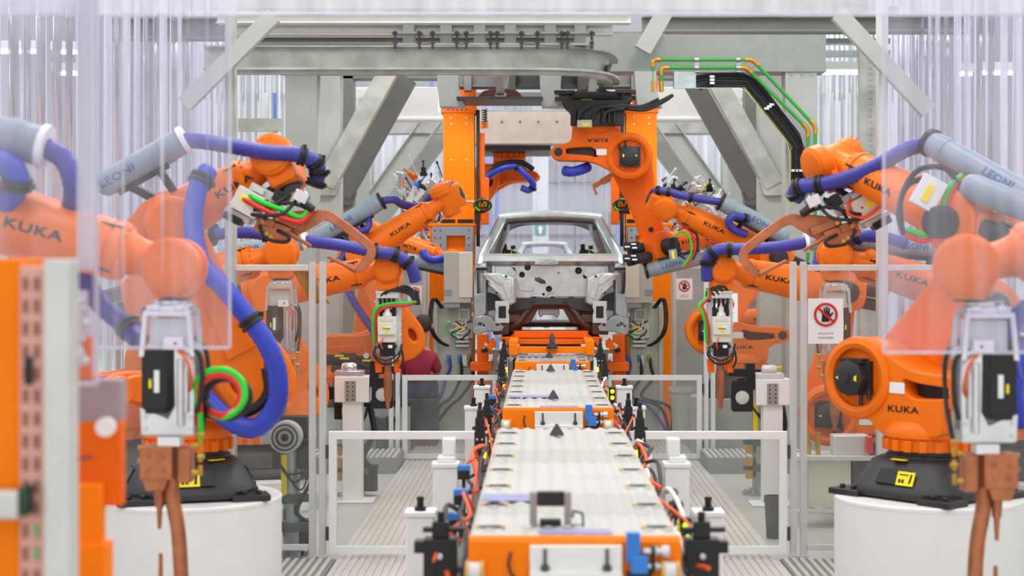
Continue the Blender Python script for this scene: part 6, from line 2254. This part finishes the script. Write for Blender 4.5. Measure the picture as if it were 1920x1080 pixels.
# stacks of clamps that grip the car sides
for s0, (u0, u1, v0, v1) in ((-1, (748, 840, 318, 478)), (1, (1232, 1350, 325, 455))):
    rnd = random.Random(21 + s0)
    d = 24.2
    ce = P((u0 + u1) / 2, v1, d)
    o = thing('clamping_frame', 'silver clamping frame bristling with small cylinders behind ' + ('the slanting forearm with the grey tube' if s0 < 0 else 'the forearm over the car side'), 'clamping frame', (ce.x, d, 0))
    mb = MB()
    a, b = P(u0 + 6, v0 + 30, d), P(u1 - 6, v1, d)
    mb.bb((min(a.x, b.x), d + .1, 0), (max(a.x, b.x), d + .3, b.z))
    for i in range(5):
        t = i / 4
        mb.bar(P(u0 + (u1 - u0) * t, v1, d + .2), P(u0 + (u1 - u0) * (t * .8 + .1), v0 + 35 + 8 * i * (1 if s0 > 0 else -1) + 20, d + .25), .06, .06)
    mb.build('base_frame', STEEL, o, bevel=.004)
    for i in range(98):
        t = rnd.random()
        u = u0 + (u1 - u0) * rnd.random()
        lo = v0 + (35 * abs((u - (u0 + u1) / 2)) / (u1 - u0))
        v = lo + (v1 - lo) * rnd.random() ** .8
        c = P(u, v, d + rnd.uniform(-.3, .3))
        mb = MB()
        ang = Matrix.Rotation(rnd.uniform(-.9, .9), 3, 'Y') @ Matrix.Rotation(rnd.uniform(-.5, .5), 3, 'X')
        k = rnd.random()
        ax = ang @ V((0, 0, 1))
        h = rnd.uniform(.10, .26)
        if k < .45:
            mb.lathe(c, ax, [(.03, 0), (.04, .01), (.04, h * .6), (.012, h * .62), (.012, h), (.02, h), (.02, h + .03)], 10)
            mb.box(c, (.10, .07, .06), ang)
        elif k < .8:
            mb.box(c, (.065, .07, h), ang)
            mb.box(c + ax * h * .5 + V((.03 * s0, 0, 0)), (.09, .05, .03), ang)
        else:
            mb.cyl(c, c + ax * h * 1.3, .01, n=8)
            mb.cyl(c + ax * h * 1.2, c + ax * (h * 1.2 + .04), .018, n=8)
        mb.build('clamp', rnd.choices((ALU, SILV, PAPER, BLKPL, DGREY, DORANGE, YELL, BLUEC), (6, 6, 4, 4, 2, 1.2, .6, .6))[0], o)
    for i in range(6):
        pts = [P(rnd.uniform(u0, u1), rnd.uniform(v0 + 30, v1), d - .2) for _ in range(4)]
        cable('air_line', pts, .008, rnd.choice((CABLE, RED, OCABLE, PAPER)), o)

# ------------------------------------------------------------------ tip dressing poles, benches, pails
def tip_pole(label, x, y, zt, face, clear=1):
    o = thing('tip_dressing_station', label, 'tip dresser', (x, y, 0))
    mb = MB()
    mb.cyl((x, y, .02), (x, y, zt - .12), .065, n=24)
    mb.cyl((x, y, 0), (x, y, .025), .16, n=24)
    mb.build('pole', GALV, o)
    mb = MB()
    for a in range(6):
        mb.cyl((x + .13 * math.cos(a * 1.05), y + .13 * math.sin(a * 1.05), .02), (x + .13 * math.cos(a * 1.05), y + .13 * math.sin(a * 1.05), .05), .016, n=6)
    mb.build('anchor_bolt', SILV, o)
    mb = MB()
    mb.box((x, y + .05, zt - .05), (.30 if not clear else .24, .14, .26))
    mb.box((x - .1, y - .02, zt - .2), (.07, .1, .22))
    mb.box((x + .1, y - .02, zt - .2), (.07, .1, .22))
    mb.build('head_plate', BLKPL, o, bevel=.006)
    mb = MB()
    mb.lathe((x - .02, y - .06, zt - .06), (0, -1, 0), [(.12, 0), (.12, .02), (.105, .03), (.105, .09), (.12, .10), (.12, .12), (.08, .13), (.03, .125)], 28)
    mb.box((x - .16, y - .04, zt - .06), (.12, .1, .12))
    mb.cyl((x + .14, y - .02, zt - .06), (x + (.26 if not clear else .19), y - .02, zt - .06), .03)
    mb.cyl((x + .14, y - .02, zt - .17), (x + (.24 if not clear else .18), y - .02, zt - .17), .025)
    mo = mb.build('motor', ALU if clear else BLKPL, o, bevel=.003)
    mb = MB()
    for ra, rb in ((.10, .088), (.07, .05), (.03, .012)):
        mb.lathe((x - .02, y - .185, zt - .06), (0, -1, 0), [(rb, 0), (rb, .012), (ra, .012), (ra, 0)], 28)
    mb.build('face_ring', DGREY, mo)
    mb = MB()
    mb.bb((x - .065, y - .075, zt * .48), (x - .02, y - .064, zt - .2))
    mb.build('yellow_strip', YELL, o)
    mb = MB()
    for z in (zt * .42, zt * .2):
        mb.lathe((x, y, z), (0, 0, 1), [(.07, 0), (.085, .0), (.085, .07), (.07, .07)], 20)
        mb.box((x + .12, y, z + .035), (.12, .05, .06))
        mb.box((x - .11, y, z + .035), (.08, .05, .05))
    mb.build('pipe_bracket', mat('grey_green_cast', '#49615d', .5), o, bevel=.004)
    px = x + (.19 if not clear else .10)
    mb = MB()
    mb.cyl((px, y + .06, .05), (px, y + .06, zt * .26), .075 if not clear else .06, n=18)
    mb.cyl((px, y + .06, zt * .26), (px, y + .06, zt * .28), .082 if not clear else .066, n=18)
    mb.build('chip_pail', BLKPL, o)
    cable('chip_hose', [(px + .01, y - .03, zt - .18), (px + .05, y - .04, zt * .6), (px + .01, y - .05, zt * .5), (px - .05, y - .06, zt * .36), (px, y + .06, zt * .26)], .016 if clear else .03, CABLE, o, 12)
    for q in range(3):
        cable('cable', [(x - .1, y - .05, zt - .2 - q * .02), (x - .02 + q * .05, y - .1, zt - .34 - q * .06), (x + .15, y - .08, zt - .3), (x + .18, y - .04, zt - .16)], .008, CABLE, o)
    mb = MB()
    for q in range(3):
        mb.box((x - .10, y - .05, .2 + q * .12), (.07, .06, .08))
    mb.build('valve', BRASS, o, bevel=.004)
    return o
s_ = FPX
p = P(540, 1042, 11.9)
tip_pole('grey tip-dressing pole with round silver motor and yellow strip outside the near gate', p.x, 12.06, .98, 0)
p = P(655, 930, 15.2)
tip_pole('grey pole with black pail and hose between the two gates beside the seated worker walkway', p.x, 15.2, 1.05, 0, 0)
p = P(1423, 935, 15.35)
tip_pole('grey pole with black clamp head beside the white column on the waste bin side', p.x, 15.35, 1.12, 0, 0)
for u, y, lab, z1 in ((662, 14.9, 'white square stand with perforated plate behind the near double posts', 1.17), (1447, 14.7, 'white square column with perforated plate beside the black clamp head', 1.16)):
    x = P(u, 0, y).x
    o = thing('tool_stand', lab, 'stand', (x, y, 0))
    mb = MB()
    mb.bb((x - .09, y - .09, .0), (x + .09, y + .09, z1 - .15))
    mb.bb((x - .16, y - .12, z1 - .24), (x + .16, y + .12, z1))
    mb.bb((x - .2, y - .15, 0), (x + .2, y + .15, .02))
    mb.build('column_body', WHITE, o, bevel=.008)
    mb = MB()
    mb.bb((x - .06, y - .13, z1 - .23), (x + .04, y - .12, z1 - .04))
    mb.m = 1
    for i in range(2):
        for j in range(5):
            mb.cyl((x - .035 + i * .05, y - .131, z1 - .21 + j * .038), (x - .035 + i * .05, y - .134, z1 - .21 + j * .038), .007, n=8)
    mb.build('perforated_plate', [mat('bead_blasted_steel', '#a09a96', .5, .4), BLKPL], o)
    mb = MB()
    mb.bb((x - .16, y - .1, z1), (x + .1, y + .1, z1 + .05))
    mb.lathe((x - .1, y - .04, z1 + .08), (1, 0, 0), [(.03, 0), (.045, .02), (.045, .12), (.03, .14)], 14)
    mb.build('clamp_vise', SILV if u < 1000 else ALU, o, bevel=.006)
    mb = MB()
    e = 1 if u < 1000 else -1
    mb.bb((x + e * .2 - .04, y - .06, z1 - .1), (x + e * .2 + .04, y + .06, z1 + .14))
    mb.bb((x + e * .3 - .1, y - .05, z1 + .02), (x + e * .3 + .1, y + .05, z1 + .09))
    mb.prism([rrect(x + e * .28 - .1, z1 - .3, x + e * .28 + .1, z1 - .02, .03), circ(x + e * .28, z1 - .17, .065, 20)], .04, Matrix.Translation((0, y - .06, 0)) @ RX)
    mb.build('cutter_head', BLKPL, o, bevel=.004)
    mb = MB()
    mb.lathe((x + e * .28, y - .05, z1 - .17), (0, -1, 0), [(.066, 0), (.066, .02), (.05, .025)], 20)
    mb.build('cutter_glass', ALU, o)
# pneumatic unit behind the second fence and a copper arm of a gun hidden by the hanging robot
d = 17.84
o = thing('pneumatic_unit', 'black pneumatic cylinders with yellow tags and round gauge behind the double posts', 'pneumatic unit', (P(660, 0, d).x, d, 0))
mb = MB()
for u0, v0, u1, v1, r in ((600, 676, 668, 672, .06), (622, 690, 700, 700, .05), (640, 668, 700, 690, .045), (668, 672, 695, 672, .03)):
    mb.cyl(P(u0, v0, d), P(u1, v1, d), r, n=14)
mb.box(P(640, 735, d), (.55, .12, .12))
mb.bb((P(650, 0, d).x - .06, d, 0), (P(650, 0, d).x + .06, d + .1, P(0, 680, d).z))
mb.build('cylinder', BLKPL, o, bevel=.004)
mb = MB()
for u0, v0 in ((636, 667), (646, 672), (688, 676)):
    mb.box(P(u0, v0, d - .08), (.10, .01, .022))
mb.build('tag_plate', YELL, o)
mb = MB()
mb.lathe(P(687, 667, d - .06), (0, -1, 0), [(.03, 0), (.032, .02), (.028, .022), (.001, .022)], 20)
mb.build('pressure_gauge', PAPER, o)
mb = MB()
mb.box(P(660, 712, d - .02), (.5, .1, .12))
mb.box(P(645, 655, d + .06), (.4, .08, .06))
mb.build('bracket', DORANGE, o, bevel=.004)
d = 22.3
o = thing('welding_gun', 'thin bent copper arm hanging in the gap between hanging arm and car roof', 'welding gun', P(1150, 330, d))
mb = MB()
q = [P(u, v, d) for u, v in ((1200, 318), (1158, 325), (1128, 341), (1112, 350), (1119, 365))]
for a, b, ww in zip(q, q[1:], (.09, .1, .07, .03)):
    mb.bar(a, b, .04, ww, (0, 1, 0))
mb.build('bent_arm', COPPER, o, bevel=.006)
mb = MB()
mb.bar(P(1196, 318, d), P(1215, 290, d), .12, .12)
mb.bar(P(1215, 290, d), V((P(1215, 0, d).x, d, 4.6)), .1, .1)
mb.bar(V((P(1215, 0, d).x, d, 4.56)), V((P(1215, 0, d).x, d - .35, 4.92)), .1, .1)
mb.build('hanger_arm', DORANGE, o, bevel=.005)
o = thing('test_bench', 'low pale bench with white rail and red handle behind the hand sign', 'bench', (2.7, 13.55, 0))
for z0, z1 in ((.56, .60), (.12, .15)):
    mb = MB()
    mb.bb((2.15, 13.4, z0), (3.4, 13.45, z1))
    mb.build('rail', ALU, o, bevel=.004)
mb = MB()
mb.bb((2.15, 13.45, .56), (3.4, 13.75, .59))
mb.build('bench_top', ALU, o, bevel=.004)
for x in (2.2, 3.35):
    mb = MB()
    mb.bb((x - .03, 13.46, 0), (x + .03, 13.54, .56))
    mb.build('leg', ALU, o)
mb = MB()
mb.bb((2.24, 13.5, .16), (2.62, 13.7, .55))
mb.build('panel', CREAM, o)
mb = MB()
mb.bb((2.64, 13.5, .16), (3.3, 13.72, .55))
mb.build('dark_panel', DGREY, o)
mb = MB()
mb.bb((2.48, 13.5, .59), (2.78, 13.7, .76))
mb.build('valve_unit', ALU, o, bevel=.01)
mb = MB()
mb.bb((2.80, 13.55, .59), (3.3, 13.7, .70))
mb.build('sensor_bar', DGREY, o, bevel=.006)
mb = MB()
mb.bb((2.74, 13.40, .62), (2.79, 13.5, .76))
mb.build('handle', RED, o, bevel=.006)
for q in (2.28, 2.36):
    mb = MB()
    mb.cyl((q, 13.6, .59), (q, 13.6, .78), .022, n=10)
    mb.build('nipple', BRASS, o)
mb = MB()
mb.bb((2.93, 13.55, .7), (3.0, 13.6, .98))
mb.build('manifold', ALU, o)
mb = MB()
mb.bb((3.02, 13.54, .86), (3.1, 13.56, .97))
mb.build('tag_plate', YELL, o)
def bin_(name, label, u, v, y, r, h, m):
    c = P(u, v, y)
    mb = MB()
    mb.lathe((c.x, y, 0), (0, 0, 1), [(r * .8, 0), (r, h - .05), (r * 1.08, h - .05), (r * 1.08, h), (r * .98, h), (r * .8, .05), (.01, .05)], 28)
    return tag(mb.build(name, m), label, 'bin')
bin_('waste_bin', 'pale grey round waste bin behind the second gate', 1290, 760, 19.35, .22, .72, CABIN)
bin_('waste_pail', 'dark grey pail on the floor beside the near gate hinge posts', 1451, 1000, 12.9, .075, .34, DGREY)
bin_('waste_pail', 'dark grey pail beside the second gate posts near the pole with black hose', 722, 800, 17.87, .11, .5, DGREY)
# tape-wrapped post with a no-entry tag and yellow black box at the back
o = thing('yellow_tape_post', 'dark post with yellow tapes and small prohibition tag beyond the lettered column', 'post', P(1475, 705, 20))
c = P(1475, 705, 20)
mb = MB()
mb.bb((c.x - .13, 20, 0), (c.x + .13, 20.2, c.z + .1))
mb.build('body', BLKPL, o)
mb = MB()
for q in (.05, -.25):
    mb.bb((c.x - .14, 19.98, c.z + q), (c.x + .14, 20.22, c.z + q + .06))
mb.build('tape', YELL, o)
mb = MB()
mb.bb((c.x + .0, 19.97, c.z - .15), (c.x + .13, 19.985, c.z + .02))
mb.build('tag_plate', PAPER, o)

# ------------------------------------------------------------------ the seated worker
d = 19.3
def W3(u, v, dy=0.):
    return P(u, v, d + dy)
o = thing('person', 'person in maroon shirt and blue jeans sitting with back turned behind the second fence', 'person', W3(795, 728))
def skin_body(name, nodes, edges, m, parent, sub=2, root=0):
    me = bpy.data.meshes.new(name)
    inv = WM(parent).inverted()
    me.from_pydata([inv @ V(n[0]) for n in nodes], edges, [])
    ob = bpy.data.objects.new(name, me)
    COL.objects.link(ob)
    ob.parent = parent
    sk = ob.modifiers.new('skin', 'SKIN')
    for i, n in enumerate(nodes):
        r = n[1]
        me.skin_vertices[0].data[i].radius = r if isinstance(r, tuple) else (r, r)
        me.skin_vertices[0].data[i].use_root = i == root
    sk.use_smooth_shade = True
    sb = ob.modifiers.new('sub', 'SUBSURF')
    sb.levels = sb.render_levels = sub
    me.materials.append(m)
    return ob
seat = V((W3(783, 722).x, d, .62))
hip, chest, neck, head = seat + V((0, 0, .12)), seat + V((.02, -.02, .42)), seat + V((.04, .0, .60)), seat + V((.06, .04, .80))
nodes = [(hip, .13), (seat + V((0, 0, .26)), .14), (chest, .15), (neck, .055), (neck + V((.01, .02, .07)), .05), (head, .085), (head + V((.01, .02, .08)), .085),
         (chest + V((-.15, -.02, .06)), .06), (chest + V((-.19, .08, -.16)), .048), (chest + V((-.14, .28, -.24)), .036), (chest + V((-.09, .36, -.22)), .028),
         (chest + V((.16, .02, .06)), .06), (chest + V((.21, .12, -.14)), .048), (chest + V((.17, .32, -.18)), .036), (chest + V((.15, .40, -.16)), .028),
         (hip + V((-.1, .0, -.03)), .10), (hip + V((-.16, .38, .02)), .075), (hip + V((-.16, .44, -.40)), .05), (hip + V((-.16, .52, -.66)), .045),
         (hip + V((.1, .0, -.03)), .10), (hip + V((.14, .38, .02)), .075), (hip + V((.16, .44, -.40)), .05), (hip + V((.16, .52, -.66)), .045)]
edges = [(0, 1), (1, 2), (2, 3), (3, 4), (4, 5), (5, 6), (2, 7), (7, 8), (8, 9), (9, 10), (2, 11), (11, 12), (12, 13), (13, 14), (0, 15), (15, 16), (16, 17), (17, 18), (0, 19), (19, 20), (20, 21), (21, 22)]
body = skin_body('body', nodes, edges, SKIN, o)
sh = skin_body('shirt', [(n[0], n[1] + .022) for n in (nodes[0], nodes[1], nodes[2], (neck - V((0, 0, .03)), .06), nodes[7], (nodes[8][0], .055), nodes[11], (nodes[12][0], .055))], [(0, 1), (1, 2), (2, 3), (2, 4), (4, 5), (2, 6), (6, 7)], SHIRT, o)
je = skin_body('jeans', [(hip + V((0, 0, .0)), .15)] + [(nodes[i][0], nodes[i][1] + .02) for i in (15, 16, 17, 18, 19, 20, 21, 22)], [(0, 1), (1, 2), (2, 3), (3, 4), (0, 5), (5, 6), (6, 7), (7, 8)], JEANS, o)
mb = MB()
mb.sph(head + V((0, -.01, .07)), .115, 20, (.92, 1.0, 1.05))
mb.build('hair', HAIR, o)
mb = MB()
for dx in (-.11, .11):
    mb.sph(head + V((dx, .04, .04)), .03, 10, (.5, 1, 1.3))
mb.build('ears', SKIN, o)
for dx in (-.16, .16):
    mb = MB()
    mb.sph(hip + V((dx, .6, -.69)), .06, 14, (.85, 2.1, .8))
    mb.build('shoe', BLKPL, o)
mb = MB()
mb.bb((seat.x - .25, d - .25, 0), (seat.x + .25, d + .2, .60))
tag(mb.build('low_box_seat', DGREY, bevel=.01), 'dark grey low box on which the person in maroon sits', 'box')

# ------------------------------------------------------------------ near sheets of clear vinyl and the slotted column
def sheet(name, x0, x1, y, z0, z1, m, label, amp=.02, folds=6, seed=1, th=.003, tape=True):
    rnd = random.Random(seed)
    nx, nz = 90, 14
    ph = [rnd.uniform(0, 6) for _ in range(6)]
    vs, fs = [], []
    for j in range(nz + 1):
        z = z0 + (z1 - z0) * j / nz
        for i in range(nx + 1):
            t = i / nx
            a = amp * (.35 + .65 * j / nz)
            dy = a * (math.sin(t * folds * 6.28 + ph[0]) + .5 * math.sin(t * folds * 14.1 + ph[1] + j * .12) + .25 * math.sin(t * folds * 31 + ph[2])) * (math.sin(math.pi * t) ** .3)
            vs.append(V((x0 + (x1 - x0) * t, y + dy, z)))
    for j in range(nz):
        for i in range(nx):
            a = j * (nx + 1) + i
            fs.append((a, a + 1, a + nx + 2, a + nx + 1))
    mb = MB()
    mb.add(vs, fs)
    ob = thing(name, label, 'clear sheet', ((x0 + x1) / 2, y, z0))
    mb.build('sheet_panel', m, ob, angle=80)
    hm = MB()
    hm.tube([vs[i] for i in range(nx + 1)], .006, 6)
    hm.tube([vs[j * (nx + 1) + (nx if x0 < 0 else 0)] for j in range(nz + 1)], .005, 6)
    hm.build('welded_hem', clear_mat('thick_clear_strip', '#f2f2f8', .62, '#f6f6ff', .06, .2), ob, angle=80)
    return ob
yA, yB = 6.0, 4.6
def xw(u, d):
    return (u - VPX) / FPX * d
def zw(v, d):
    return CAMH - (v - VPY) / FPX * d
sheet('vinyl_sheet', xw(172, yA), xw(431, yA), yA, zw(652, yA), 4.0, PVC, 'clear vinyl sheet ending above the gun with the green and red hose loop', .018, 3, 2)
sheet('vinyl_sheet', xw(-330, yB), xw(182, yB), yB, zw(720, yB), 3.6, PVC, 'clear vinyl sheet hanging behind the orange slotted column', .016, 3, 3)
sheet('vinyl_sheet', xw(1657, yA), xw(2350, yA), yA, zw(661, yA), 4.0, PVC, 'clear vinyl sheet ending over the yellow-labelled robot base', .018, 5, 4)
sheet('vinyl_sheet', xw(1775, yB), xw(2300, yB), yB, zw(-20, yB), 3.6, PVC, 'short clear vinyl sheet overlapping at the upper corner over the grey hose tubes', .016, 4, 5)
sheet('vinyl_valance', xw(-300, 5.2), xw(2300, 5.2), 5.2, zw(27, 5.2), 3.9, PVCTOP, 'milky vinyl valance along the upper edge of the opening', .012, 12, 6)
for i, (u, d, lab) in enumerate(((163, yB - .02, 'milky welded seam strip of the sheet beside the slotted column'),)):
    mb = MB()
    for k, (a, b) in enumerate(((-17, -9), (-7, 3), (5, 14))):
        mb.prism([rrect(xw(u + a, d), d - .012, xw(u + b, d), d + .004, .004)], 1.45, Matrix.Translation((0, 0, zw(500, d) + .715)))
    tag(mb.build('seam_strip', clear_mat('thick_clear_strip', '#f2f2f8', .62, '#f6f6ff', .06, .2)), lab, 'strip')
d = 4.2
o = thing('slotted_column', 'blurred orange and grey slotted column standing close to the lens', 'column', (xw(70, d), d, 0))
def col(name, u0, u1, v0, v1, m, y0=0., dp=.06, bev=.006, par=o):
    mb = MB()
    mb.bb((xw(u0, d), d + y0, max(0, zw(v1, d))), (xw(u1, d), d + y0 + dp, zw(v0, d)))
    return mb.build(name, m, par, bevel=bev)
col('orange_panel', -60, 41, 484, 3000, GORANGE, .0, .2)
st = col('slotted_strip', 40, 92, 498, 3000, PINKST, -.02, .06)
mb = MB()
for v in range(520, 1080, 42):
    for u in (48, 69):
        mb.m = 1 if v in (982, 1024) and u == 69 else 0
        mb.bb((xw(u, d), d - .024, zw(v + 24, d)), (xw(u + 9, d), d - .019, zw(v, d)))
mb.build('slot', [mat('slot_shade', '#8f5f55', .7), mat('slot_green', '#6fae7c', .6)], st)
col('aluminium_profile', 92, 138, 486, 3000, ALU, -.05, .1)
col('slot_plug', 53, 66, 668, 720, BLKPL, -.035, .02, .002)
col('cross_bar', -60, 52, 915, 965, ALU, -.08, .06)
col('bar_clamp', 52, 68, 905, 960, mat('dark_green_plastic', '#20402c', .5), -.08, .06)
# jig with orange fingers next to it
d = 4.9
o2 = thing('orange_jig', 'blurred orange jig with a mauve-grey block beside the slotted column', 'jig', (xw(185, d), d, 0))
col('grey_block', 140, 226, 712, 792, mat('mauve_grey_plastic', '#a08c92', .6), 0, .08, .006, o2)
col('orange_plate', 142, 228, 788, 950, DORANGE, .0, .05, .008, o2)
col('orange_finger', 140, 196, 905, 1018, GORANGE, -.03, .05, .008, o2)
col('orange_foot', 140, 205, 1015, 3000, GORANGE, -.04, .09, .008, o2)
col('upper_orange_plate', 145, 168, 630, 712, DORANGE, .0, .04, .006, o2)
mb = MB()
rnd = random.Random(4)
for i in range(9):
    mb.sph((xw(152 + rnd.uniform(-6, 8), d), d, zw(565 + i * 14, d)), .012 + rnd.random() * .008, 10)
mb.bb((xw(146, d), d + .01, zw(712, d)), (xw(160, d), d + .03, zw(545, d)))
mb.build('valve_stack', ALU, o2)
mb = MB()
mb.cyl((xw(205, d), d - .03, zw(798, d)), (xw(205, d), d - .05, zw(798, d)), .03, n=16)
mb.sph((xw(208, d), d - .02, zw(800, d)), .022, 12)
mb.build('white_cap', PAPER, o2)
mb = MB()
mb.bar((xw(142, d), d - .06, zw(858, d)), (xw(182, d), d - .06, zw(852, d)), .008, .01)
mb.build('lever', DGREY, o2)
